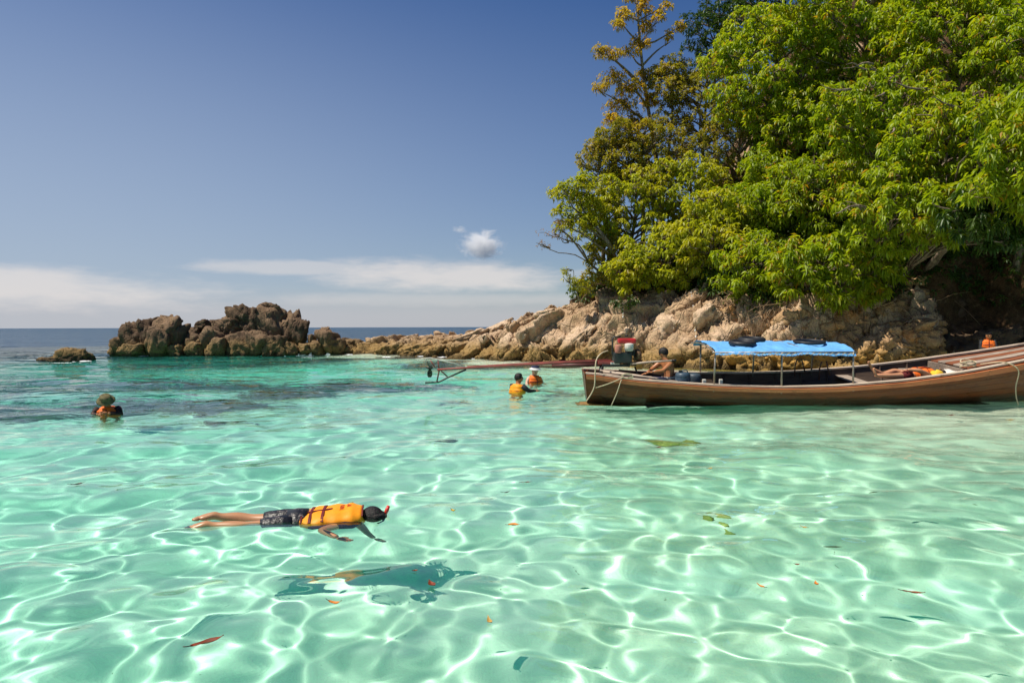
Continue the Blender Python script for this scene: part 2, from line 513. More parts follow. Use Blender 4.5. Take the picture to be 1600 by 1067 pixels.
m_rock_pale = rock_mat('pale_headland_rock', (0.60, 0.435, 0.295), (0.41, 0.275, 0.165), (0.30, 0.19, 0.07), (0.34, 0.25, 0.13), (0.085, 0.058, 0.024), crack=0.8)
m_rock_tan = rock_mat('tan_cliff_rock', (0.44, 0.275, 0.145), (0.33, 0.195, 0.092), (0.42, 0.24, 0.065), (0.48, 0.33, 0.16), (0.16, 0.105, 0.03), orange=0.8, crack=.45)
m_rock_shade = rock_mat('shade_darkened_cave_rock', (0.20, 0.135, 0.080), (0.105, 0.068, 0.042), (0.16, 0.085, 0.03), (0.10, 0.075, 0.045), (0.05, .035, .015), crack=.15)  # the cave's shade painted in as a darker rock colour

def ico(sub):
    bm = bmesh.new(); bmesh.ops.create_icosphere(bm, subdivisions=sub, radius=1.0)
    bm.verts.ensure_lookup_table()
    v = np.array([x.co[:] for x in bm.verts]); f = np.array([[q.index for q in p.verts] for p in bm.faces]); bm.free()
    return v, f
ICO = {s: ico(s) for s in (2, 3, 4, 5)}

def boulder_verts(seed, sub=4, planes=14, sharp=16.0, rough=0.08, cracks=0.05, cfreq=2.2):
    """a chiselled block: soft minimum of random planes, roughened and split by joints"""
    rg = np.random.default_rng(seed)
    u, f = ICO[sub]
    nrm = rg.normal(size=(planes, 3)); nrm /= np.linalg.norm(nrm, axis=1)[:, None]
    nrm = np.concatenate([nrm, np.eye(3), -np.eye(3)])
    d = rg.uniform(0.62, 1.0, len(nrm))
    c = np.maximum(u @ nrm.T, 0.02) / d
    r = 1.0 / (np.power(c, sharp).sum(1) ** (1 / sharp))
    r = np.minimum(r, 1.12 + .12 * np.tanh((r - 1.12) / .12))
    p = u * r[:, None]
    q = p + seed * 3.17
    r2 = 1 + rough * fbm(q * 1.4, 3, seed % 97) + 0.35 * rough * fbm(q * 7.0, 3, seed % 89 + 5)
    if cracks:
        k_ = cracks / .05
        r2 = r2 + blocky(q, (((cfreq, cfreq, cfreq * .55), .05 * k_, .07 * k_, .085 * k_, .07), ((cfreq * 2.4, cfreq * 2.4, cfreq * 1.7), .022 * k_, .035 * k_, .045 * k_, .10)), seed % 61)
    return p * r2[:, None], f

def place(p, size, rot):
    return (p * np.array(size)) @ np.array(rot.to_matrix()).T
ROCK_N = [0]
def boulder(name, c, size, mat, parent, rz=0.0, rx=0.0, ry=0.0, sub=4, label=None, **kw):
    ROCK_N[0] += 1
    p, f = boulder_verts(ROCK_N[0] * 7 + 3, sub, **kw)
    from mathutils import Euler
    p = place(p, size, Euler((rx, ry, rz)).to_quaternion()) + np.array(c)
    o = obj(name, p, f, mat, parent)
    if label: o['label'] = label
    return o

rrnd = random.Random(11)
def jit(a): return rrnd.uniform(-a, a)

# --- small low rock far left
t = thing('sea_rock', 'low dark wet rock breaking the surface left of the big outcrop', 'rock', at(100, 561, 36) * 1.0)
for (px, py, Y, sx, sy, sz) in ((112, 557, 36, 1.05, .8, .72), (92, 561, 36, .9, .7, .42), (68, 562, 36.2, .55, .5, .24), (128, 559, 36.3, .55, .6, .40)):
    boulder('boulder', at(px, py, Y), (sx, sy, sz), m_rock_dark, t, rz=jit(1), ry=-.15, sub=4, rough=.12)

# --- left outcrop (the left hump)
def outcrop(label, rows, mat, root_px, name='rock_outcrop', cat='rocks', rough=0.06, cr=0.05):
    r_ = thing(name, label, cat, Vector((at(root_px[0], 553, root_px[1]).x, root_px[1], 0)))
    for (px, py, Y, wpx, hpx, dep, tilt) in rows:
        c = at(px, py, Y)
        boulder('boulder', c, (wpx * Y / F, dep, hpx * Y / F), mat, r_, rz=jit(.25), ry=R(tilt), rx=jit(.12), sub=5 if wpx > 29 else 4, rough=rough, cracks=cr, cfreq=1.9, planes=11, sharp=22.0)
    return r_
outcrop('brown rock hump sloping down to the left at the end of the outcrop', (
    (192, 540, 42.5, 20, 22, 1.0, -24), (212, 530, 42.2, 26, 32, 1.1, -24), (236, 528, 42, 24, 42, 1.2, -8), (262, 524, 41.6, 26, 42, 1.2, 4), (280, 532, 41.8, 16, 36, 1.1, 0),
    (266, 501, 42.4, 14, 11, .7, 10), (230, 508, 42.4, 26, 9, .8, -24), (250, 535, 40.9, 26, 28, .9, 0), (205, 547, 41.2, 22, 15, .8, 0), (276, 546, 41.0, 16, 14, .7, 0),
    (178, 549, 42.2, 9, 8, .5, 0), (245, 502, 42.6, 18, 8, .6, -15)), m_rock_dark, (236, 42))
outcrop('tall rugged brown rock massif in the middle of the sea outcrop', (
    (312, 536, 42, 22, 30, 1.2, 0), (338, 533, 42.2, 28, 33, 1.4, -12), (366, 525, 42.6, 30, 36, 1.6, -20), (395, 514, 43, 32, 42, 1.8, -18), (422, 512, 43, 28, 38, 1.6, 6),
    (335, 505, 42.6, 14, 9, .7, -10), (360, 499, 42.9, 13, 8, .6, 0), (392, 489, 43.2, 16, 11, .8, -10), (421, 483, 43.2, 20, 14, .9, 0), (437, 493, 43.2, 15, 17, .8, 10),
    (455, 512, 43, 16, 32, 1.2, 6), (468, 524, 42.6, 15, 28, 1.1, 8), (405, 536, 41.4, 24, 29, 1.1, -8), (375, 541, 41.2, 24, 25, 1.0, -8), (345, 543, 41.2, 22, 22, 1.0, 0),
    (430, 540, 41.4, 22, 24, 1.0, 0), (318, 508, 42.2, 20, 12, .8, -12), (305, 520, 42, 12, 16, .7, 0), (310, 545, 41.3, 16, 16, .9, 0), (455, 545, 41.6, 16, 14, .8, 0), (400, 500, 42.3, 22, 15, .8, -22),
    (365, 500, 42.2, 26, 13, .8, -24)), m_rock_dark, (385, 42.3))
outcrop('rounded brown rock knob at the right end of the outcrop', (
    (514, 533, 42.6, 17, 25, 1.0, 4), (498, 541, 42.2, 11, 16, .8, 0), (528, 541, 42.6, 14, 18, .9, 8), (488, 533, 42.4, 7, 18, .6, 0), (476, 543, 41.8, 14, 13, .7, 0), (508, 521, 42.4, 9, 11, .6, 0)), m_rock_dark, (510, 42.4))
outcrop('low flat topped rocks between the outcrop knob and the headland', (
    (553, 537, 44, 16, 11, 1.2, 4), (565, 543, 43.8, 12, 9, 1.0, 10), (545, 546, 43.2, 12, 9, .8, 0), (540, 531, 44.2, 8, 6, .7, 0), (571, 548, 43.6, 8, 6, .7, 0)), m_rock_dark, (555, 43.6))

# ---------------------------------------------------------------- headland: a rocky shore rising to a wooded hill
INL = np.array((0.5, 0.866))
sarc = np.concatenate([[0], np.cumsum(np.hypot(*np.diff(SHORE, axis=0).T))])
#          s-index of SHORE points: crest height, crest width, slope behind, plateau
HC = np.array([0.2, 0.5, 1.25, 1.5, 2.0, 3.0, 3.4, 3.3, 3.0, 2.7, 3.0, 3.6, 4.2, 4.6, 5.0, 5.5, 6.0])
WC = np.array([2.0, 2.4, 3.4, 4.4, 5.2, 5.2, 4.6, 4.0, 3.2, 2.4, 2.4, 2.6, 3.0, 3.0, 3.0, 3.0, 3.0])
HS = np.array([-.7, -.6, -.6, -.6, -.45, 0.10, 0.45, 0.72, 0.95, 1.2, 1.2, 1.2, 1.2, 1.2, 1.2, 1.2, 1.2])
HT = np.array([0, 0, 0, 0, 0, 5, 9, 12, 15, 17, 19, 20, 20, 20, 20, 20, 20.])
sN = np.concatenate([np.linspace(0, 41, 640), np.linspace(41.2, sarc[-1], 50)])
tN = np.concatenate([np.linspace(-2.2, 6.5, 130), np.linspace(6.7, 40, 40)])
SXp = np.interp(sN, sarc, SHORE[:, 0]); SYp = np.interp(sN, sarc, SHORE[:, 1])
hc = np.interp(sN, sarc, HC)[:, None]; wc = np.interp(sN, sarc, WC)[:, None]; hs_ = np.interp(sN, sarc, HS)[:, None]; ht = np.interp(sN, sarc, HT)[:, None]
TT = tN[None, :]
LX = SXp[:, None] + INL[0] * TT; LY = SYp[:, None] + INL[1] * TT
tn = np.clip(TT / wc, -1, 1)
front = np.where(TT < 0, 0.9 * TT, hc * np.sin(np.clip(tn, 0, 1) * math.pi / 2) ** 0.9)
back = np.where(hs_ > 0, np.minimum((TT - wc) * hs_, ht), np.maximum((TT - wc) * hs_, -hc - 1.5))
LZ = front + np.where(TT > wc, back, 0)
shp = LX.shape
P0 = np.stack([LX.ravel(), LY.ravel(), LZ.ravel()], 1)
# slanting beds of rock: blocks stretched along the dip
dip = np.array([[0.80, 0.10, 0.59], [-0.2, 0.97, 0.1], [-0.56, -0.2, 0.80]])
PD = P0 @ dip.T
TTf = np.broadcast_to(TT, shp).ravel()
amp = np.clip((P0[:, 2] + 2.2) / 2.0, 0.15, 1)
wc_f = np.broadcast_to(wc, shp).ravel()
disp = np.zeros(len(P0))
vis = TTf < wc_f + 3.5
disp[vis] = blocky(PD[vis], (((0.26, 0.50, 0.80), .20, .30, .30, .05), ((0.80, 1.5, 2.3), .07, .13, .14, .07), ((2.2, 3.2, 5.2), .018, .03, .045, .10)), 3)
disp += 0.25 * fbm(P0 * 0.6, 4, 21)
nrm = np.array([-0.42, -0.62, 0.66])
P1 = P0 + (disp * amp)[:, None] * nrm[None]
# the undercut hollow behind the boat's bow
hollow = np.exp(-((P1[:, 0] - 0.5 * np.clip(TTf, 0, 8) - 17.9) / 2.1) ** 4) * sstep(P1[:, 2], .6, 1.8) * (1 - sstep(P1[:, 2], 4.4, 6.2))
P1[:, :2] += (2.6 * hollow)[:, None] * INL[None]
ntf = int(np.searchsorted(tN, 4.6))
cliff_thing = obj('rocky_shore', P1, gridf(*shp), [m_rock_pale, m_rock_shade])
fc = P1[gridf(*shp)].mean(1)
cliff_thing.data.polygons.foreach_set('material_index', ((fc[:, 0] - .5 * (fc[:, 1] - 24.5) + .9 * vnoise(fc * .9, 8)) > 15.6).astype(np.int32))  # right end of the shore takes the darker colour that paints the cave's shade
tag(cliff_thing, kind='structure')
# soil of the hill lies over the rock behind the cliff top
m_soil, k, out = new_mat('forest_soil')
geo = k.n('ShaderNodeNewGeometry').outputs['Position']
c = k.mix(k.ramp(k.noise(geo, 1.4, 6, 0.65), 0.35, 0.7), (0.055, 0.036, 0.020), (0.15, 0.085, 0.045))
c = k.mix(k.ramp(k.noise(geo, 9, 4, 0.6), 0.55, 0.75, 0, .6), c, (0.23, 0.16, 0.09))
principled(k, out, c, 0.95, k.bump(k.noise(geo, 6, 6, 0.7), 0.9, 0.2), spec=0.05)
hv = P0.copy().reshape(*shp, 3)
off = 0.25 + 0.28 * fbm(P0 * 0.8, 4, 40).reshape(shp)
start = wc * 0.92 + 0.4 * np.sin(sN * 1.1)[:, None] + 0.3 * np.sin(sN * 2.7)[:, None]
off = off - 2.5 * np.clip((start - TT) / 0.8, 0, 1)
hv[..., 2] += off
hv[..., 1] -= 0.25 * off
i0 = int(np.searchsorted(sN, np.interp(0.6, SHORE[:, 0], sarc)))
hsub = hv[i0:, 12:, :]
hill = obj('hill', hsub.reshape(-1, 3), gridf(hsub.shape[0], hsub.shape[1]), m_soil)
tag(hill, kind='structure')
hill_bvh = BVHTree.FromPolygons([Vector(p) for p in hsub[::3, ::2].reshape(-1, 3)], [tuple(x) for x in gridf(*hsub[::3, ::2].shape[:2])])
def ground(x, y):
    hit = hill_bvh.ray_cast(Vector((x, y, 60)), Vector((0, 0, -1)))
    return hit[0].z if hit[0] is not None else 0.0
shore_bvh = BVHTree.FromPolygons([Vector(p) for p in P1], [tuple(x) for x in gridf(*shp)])
def shore_hit(px, py):
    d = (at(px, py, 10) - Vector((0, 0, CAM_Z))).normalized()
    h_ = shore_bvh.ray_cast(Vector((0, 0, CAM_Z)), d)
    return h_[0], h_[1]
# blocks and slabs that stand out of the shore
def shore_block(px, py, wpx, hpx, mat, tilt=-32, dep=0.9, sink=0.3, rz=None, sub=4, rough=0.08, label=None, cr=.06):
    p, n = shore_hit(px, py)
    if p is None: return
    sc_ = p.y / F
    c = p + Vector((0, 1, 0)) * dep * sink
    boulder('boulder', c, (wpx * sc_, dep, hpx * sc_), mat, cliff_thing, rz=jit(.35) if rz is None else rz, ry=R(tilt), rx=jit(.15), sub=sub, rough=rough, cracks=cr, label=label)
rr_ = random.Random(5)
for i in range(20):
    px = rr_.uniform(585, 1010)
    lo = np.interp(px, (585, 700, 830, 1010), (552, 556, 566, 570)); hi = np.interp(px, (585, 640, 740, 835, 900, 1010), (545, 530, 522, 505, 490, 488))
    py = rr_.uniform(hi, lo)
    w_ = rr_.uniform(7, 20)
    low_ = py > lo - 16
    shore_block(px, py, w_, w_ * rr_.uniform(.38, .62), m_rock_pale, tilt=rr_.uniform(-46, -22), dep=w_ * .033 * rr_.uniform(.7, 1.2), sink=0.7, sub=4 if w_ > 15 else 3)
for (px, py, w_, h_, ti) in ((652, 545, 34, 13, -18), (622, 541, 24, 11, -22), (680, 548, 30, 10, -20), (600, 546, 22, 8, -25), (638, 530, 20, 7, -18), (735, 528, 44, 9, -20), (775, 514, 40, 10, -26), (745, 545, 28, 14, -35),
                             (790, 545, 24, 16, -50), (815, 552, 18, 15, -50), (838, 552, 22, 14, 62), (820, 535, 30, 12, -12), (872, 545, 30, 18, -40), (850, 520, 38, 14, -38), (905, 530, 40, 16, -42), (940, 545, 34, 16, -46),
                             (880, 500, 30, 12, -48), (925, 505, 34, 13, -44), (975, 520, 30, 15, -50), (760, 558, 22, 7, -8), (725, 556, 20, 6, -8), (800, 562, 16, 6, 0), (850, 490, 22, 7, -12)):
    shore_block(px, py, w_, h_, m_rock_pale, tilt=ti, dep=w_ * .034, sink=.62)
# the cliff behind the boat: big rounded tan blocks
for (px, py, w_, h_, ti, dp) in ((1010, 545, 36, 30, -60, 1.0), (1055, 520, 40, 40, -50, 1.1), (1080, 555, 40, 30, -20, 1.0), (1035, 565, 30, 18, -20, .8), (1130, 548, 44, 38, -55, 1.2), (1165, 530, 36, 24, -20, 1.0),
                                 (1175, 565, 40, 22, 20, 1.0), (1225, 555, 48, 34, -35, 1.2), (1275, 560, 50, 34, -25, 1.2), (1320, 545, 52, 46, -58, 1.3), (1350, 520, 44, 40, -55, 1.2), (1305, 505, 40, 30, -50, 1.1), (1255, 510, 40, 28, -40, 1.1),
                                 (1205, 505, 36, 24, -30, 1.0), (1380, 560, 50, 40, -30, 1.2), (1415, 530, 44, 32, -20, 1.1), (1455, 520, 40, 26, 20, 1.0), (1450, 560, 46, 34, 10, 1.2), (1500, 530, 44, 34, -10, 1.1),
                                 (1520, 570, 50, 30, 0, 1.1), (1570, 545, 46, 36, 10, 1.1), (1590, 510, 40, 30, 0, 1.1), (1530, 495, 30, 18, -20, .9), (1400, 490, 40, 34, -50, 1.1), (1480, 480, 44, 40, -70, 1.2), (1110, 500, 34, 24, -40, 1.0),
                                 (1150, 495, 30, 20, -30, .9), (1430, 455, 44, 44, -60, 1.3), (1545, 440, 60, 50, -60, 1.5), (1490, 430, 50, 44, -50, 1.4), (1600, 470, 50, 40, 0, 1.3), (1640, 520, 50, 50, 0, 1.3)):
    shore_block(px, py, w_, h_, m_rock_shade if px > 1465 else (m_rock_pale if px < 1140 else m_rock_tan), tilt=ti, dep=dp * 1.3, sink=.68, sub=5 if w_ > 42 else 4, rough=.09, cr=.07)
for i in range(34):
    px = rr_.uniform(1000, 1600); py = rr_.uniform(555, 585) if i % 2 else rr_.uniform(490, 560)
    w_ = rr_.uniform(8, 20)
    shore_block(px, py, w_, w_ * rr_.uniform(.5, .8), m_rock_shade if px > 1480 else (m_rock_pale if px < 1140 else m_rock_tan), tilt=rr_.uniform(-50, 20), dep=w_ * .03, sink=.3, sub=3)
# ---------------------------------------------------------------- trees
def leaf_mat(name, a, b, accent=None, acc_amt=0.0, trans=0.46, gloss=0.42):
    m, k, out = new_mat(name)
    g = k.n('ShaderNodeNewGeometry')
    rnd = g.outputs['Random Per Island']
    c = k.mix(rnd, a, b)
    big = k.noise(g.outputs['Position'], 0.8, 3, 0.6)
    tree_r = k.n('ShaderNodeObjectInfo').outputs['Random']
    c = k.mix(k.m('MULTIPLY', tree_r, .28), c, tuple(x * y for x, y in zip(a, (.60, .72, .9))))
    c = k.mix(k.ramp(big, 0.40, 0.68, 0, .45), c, tuple(x * y for x, y in zip(b, (1.25, 1.05, 0.8))))
    if accent:
        f = k.ramp(k.m('ADD', k.m('FRACT', k.m('MULTIPLY', rnd, 37.0)), k.m('MULTIPLY', k.m('SUBTRACT', big, .5), .6)), 1.0 - acc_amt - .06, 1.0 - acc_amt + .06)
        c = k.mix(f, c, accent)
    p = k.n('ShaderNodeBsdfPrincipled'); k.l(c, p.inputs['Base Color']); p.inputs['Roughness'].default_value = gloss
    p.inputs['Specular IOR Level'].default_value = 0.4
    tr = k.n('ShaderNodeBsdfTranslucent'); k.l(k.mix(1.0, c, (1.6, 1.55, 0.7), 'MULTIPLY'), tr.inputs['Color'])
    mx = k.n('ShaderNodeMixShader'); mx.inputs[0].default_value = trans
    k.l(p.outputs[0], mx.inputs[1]); k.l(tr.outputs[0], mx.inputs[2]); k.l(mx.outputs[0], out.inputs['Surface'])
    return m
ML = {
    'bright': leaf_mat('bright_green_leaf', (0.160, 0.245, 0.008), (0.345, 0.425, 0.014), (0.42, 0.22, 0.02), 0.03),
    'lime': leaf_mat('yellow_green_leaf', (0.250, 0.300, 0.013), (0.440, 0.450, 0.022), (0.26, 0.20, 0.03), 0.03),
    'olive': leaf_mat('olive_leaf', (0.16, 0.175, 0.018), (0.31, 0.275, 0.030), (0.34, 0.22, 0.03), 0.06),
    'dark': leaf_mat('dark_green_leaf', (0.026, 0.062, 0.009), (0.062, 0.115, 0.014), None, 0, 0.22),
    'gold': leaf_mat('golden_leaf', (0.26, 0.235, 0.020), (0.50, 0.36, 0.024), (0.55, 0.33, 0.025), 0.16),
    'pale': leaf_mat('dry_pinkish_leaf', (0.26, 0.15, 0.08), (0.36, 0.22, 0.10), None, 0, 0.3),
}
m_bark, k, out = new_mat('grey_bark')
geo = k.n('ShaderNodeNewGeometry').outputs['Position']
n = k.noise(k.scalevec(geo, (1, 1, .35)), 9, 5, 0.65)
principled(k, out, k.mix(k.ramp(n, .3, .7), (0.10, 0.072, 0.050), (0.30, 0.235, 0.17)), 0.9, k.bump(n, .8, .03), spec=.1)

def leaves_mesh(name, P, A, nl, length, width, droop, seed, mat, parent, label=None):
    """rosettes of drooping pointed leaves at points P with axes A"""
    rg = np.random.default_rng(seed)
    N = len(P)
    A = A / np.linalg.norm(A, axis=1)[:, None]
    ref = np.where(np.abs(A[:, 2:3]) < .9, np.array([[0, 0, 1.0]]), np.array([[1.0, 0, 0]]))
    U = np.cross(A, ref); U /= np.linalg.norm(U, axis=1)[:, None]
    V = np.cross(A, U)
    P = np.repeat(P, nl, 0); A = np.repeat(A, nl, 0); U = np.repeat(U, nl, 0); V = np.repeat(V, nl, 0)
    M = len(P)
    phi = np.tile(np.arange(nl) * 2 * math.pi / nl * 1.618, N) + rg.uniform(0, 6.28, N).repeat(nl) + rg.normal(0, .35, M)
    e = rg.uniform(-.35, .75, M)
    D = (np.cos(e)[:, None] * (np.cos(phi)[:, None] * U + np.sin(phi)[:, None] * V) + np.sin(e)[:, None] * A)
    D[:, 2] -= droop * rg.uniform(.5, 1.3, M)
    D /= np.linalg.norm(D, axis=1)[:, None]
    S = np.cross(D, np.array([0, 0, 1.0]) + rg.normal(0, .25, (M, 3))); S /= np.maximum(np.linalg.norm(S, axis=1), 1e-6)[:, None]
    NN = np.cross(S, D)
    NN *= np.sign(NN[:, 2:3] + 1e-9)
    L = (length * rg.uniform(.65, 1.2, M))[:, None]; W = (width * rg.uniform(.75, 1.15, M))[:, None]
    B = P + A * rg.uniform(-.06, .06, (M, 1)) + D * (0.12 * L)
    mid = B + D * L * .45 + NN * (0.06 * L)
    tip = B + D * L - np.array([0, 0, 1.0]) * (0.14 * L) * (1 + droop)
    l_ = B + D * L * .45 + S * W * .5 + NN * (0.11 * L); r_ = B + D * L * .45 - S * W * .5 + NN * (0.11 * L)
    vs = np.stack([B, l_, tip, r_], 1).reshape(-1, 3)
    i = np.arange(M)[:, None] * 4
    fs = np.concatenate([i + np.array([[0, 2, 1]]), i + np.array([[0, 3, 2]])], 0)
    o = obj(name, vs, fs, mat, parent, smooth=False)
    o['kind'] = 'stuff'
    if label: o['label'] = label
    return o

def lobe_points(rg, c, r, n, up=0.25, inner=0.62):
    d = rg.normal(size=(n, 3)); d[:, 2] += up * np.abs(d[:, 2]); d /= np.linalg.norm(d, axis=1)[:, None]
    rad = rg.uniform(inner, 1.03, n) ** 0.7
    w_ = 1 + 0.20 * vnoise(d * 2.2 + np.array(c) * 1.7, 3) + 0.12 * vnoise(d * 5.0 + np.array(c), 4)
    return np.array(c) + d * (rad * w_)[:, None] * np.array(r), d

TREE_N = [0]
def limb_curve(a, b, sag, rg, n=7, wob=.12):
    pts = []
    L = (b - a).length
    o1 = Vector(rg.normal(0, wob * L * .5, 3)); o2 = Vector(rg.normal(0, wob * L * .5, 3))
    for i in range(n):
        t = i / (n - 1)
        p = a.lerp(b, t) + o1 * math.sin(math.pi * t) + o2 * math.sin(2 * math.pi * t) * .5 + Vector((0, 0, sag * L * math.sin(math.pi * t)))
        pts.append(p)
    return pts

def tree(name, label, kind, lobes, base=None, nl=9, length=.24, width=.078, droop=.8, dens=.92, trunk_r=.14, group=None, cat='tree', inner=.62, bare=0, up=.25, crown_label=None):
    """lobes: list of (centre, (rx, ry, rz)); trunk rises from the ground and sends a limb into every lobe"""
    TREE_N[0] += 1; seed = TREE_N[0]
    rg = np.random.default_rng(seed * 13 + 1)
    C0 = sum((Vector(c) for c, r in lobes), Vector()) / len(lobes)
    if base is None:
        bx_, by_ = C0.x + rg.uniform(-.4, .4), C0.y + 1.1
        while ground(bx_, by_) < min(3.6, C0.z - .8) and by_ < 40: by_ += .25
        base = Vector((bx_, by_, ground(bx_, by_) - .25))
    base = Vector(base)
    root = thing(name, label, cat, base, group)
    P = []; A = []
    for c, r in lobes:
        area = (r[0] * r[2] + r[0] * r[1] + r[1] * r[2]) / 3
        n_ = max(12, int(area * 100 * dens))
        p_, d_ = lobe_points(rg, c, r, n_, up, inner)
        P.append(p_); A.append(d_ + np.array([0, 0, .55]))
    P = np.concatenate(P); A = np.concatenate(A)
    leaves_mesh('crown', P, A, nl, length, width, droop, seed, ML[kind], root, crown_label)
    # trunk and limbs
    mb = MB()
    hi = max(lobes, key=lambda l_: l_[0][2])
    topp = Vector(hi[0]) + Vector((0, .1, 0)) if name == 'tall_tree' else C0 + Vector((0, .2, (hi[0][2] - C0.z) * .55))
    tr = limb_curve(base, topp, 0.0, rg, 14, .13 if name in ('leaning_tree', 'dry_tree') else .05)
    mb.tube(tr, list(np.linspace(trunk_r, trunk_r * .30, 14)), 8)
    mb.build('trunk', m_bark, root, smooth=True)
    mb = MB()
    for c, r in lobes:
        e_ = Vector(c) + Vector(rg.normal(0, .15, 3))
        cand = min(tr[2:], key=lambda p: abs((p.z + .55 * math.hypot(p.x - e_.x, p.y - e_.y)) - e_.z))
        fork = cand
        L_ = (e_ - fork).length
        mb.tube(limb_curve(fork, e_, .04, rg, 7, .10), list(np.linspace(min(trunk_r * .4, .03 + L_ * .018), .016, 7)), 6)
        for j in range(3):
            d = Vector(rg.normal(size=3)).normalized(); d.y -= .35
            e2 = Vector(c) + Vector((d.x * r[0], d.y * r[1], d.z * r[2])) * rg.uniform(.75, 1.02)
            mb.tube(limb_curve(e_.lerp(fork, .15), e2, .02, rg, 5, .14), list(np.linspace(.028, .008, 5)), 5, cap=False)
    for j in range(bare):
        c, r = lobes[rg.integers(len(lobes))]
        d = Vector((rg.normal(0, 1), -abs(rg.normal(1, .3)), rg.normal(0, .6))).normalized()
        e1 = Vector(c) + Vector((d.x * r[0], d.y * r[1], d.z * r[2])) * .95
        e2 = e1 + Vector((rg.uniform(-1.3, -.3), rg.uniform(-.5, .1), rg.uniform(-.5, .4)))
        mb.tube(limb_curve(e1, e2, .05, rg, 6, .16), list(np.linspace(.05, .012, 6)), 6)
    mb.build('limbs', m_bark, root, smooth=True)
    return root

def hill_depth(px, py):
    d = (at(px, py, 10) - Vector((0, 0, CAM_Z))).normalized()
    h_ = hill_bvh.ray_cast(Vector((0, 0, CAM_Z)), d)
    return h_[0].y if h_[0] is not None else None

def auto_lobes(px, py, Y, rx, ry, n, seed, size=(.16, .30), flat=.78, depth=None):
    """lobes spread through an ellipsoidal crown of the given size in photograph pixels at depth Y"""
    rg = np.random.default_rng(seed + 900); n = int(n * 3.2)
    s_ = Y / F; c = at(px, py, Y); RX, RZ = rx * s_, ry * s_
    RY = depth if depth else .75 * min(RX, RZ)
    out_ = []
    tries = 0
    while len(out_) < n and tries < 4000:
        tries += 1
        d = rg.normal(size=3); d /= np.linalg.norm(d)
        if d[1] > .45: continue
        q = d * rg.uniform(.30, .92) ** .6
        p = np.array([q[0] * RX, q[1] * RY, q[2] * RZ])
        lr = min(RX, RZ) * rg.uniform(*size)
        if all(np.linalg.norm((p - p2) / np.array([1, .8, 1])) > .72 * (lr + l2) for p2, l2 in out_):
            out_.append((p, lr))
        elif tries > 2500:
            break
    return [(c + Vector(p), (l_ * rg.uniform(.95, 1.25), l_, l_ * flat)) for p, l_ in out_]

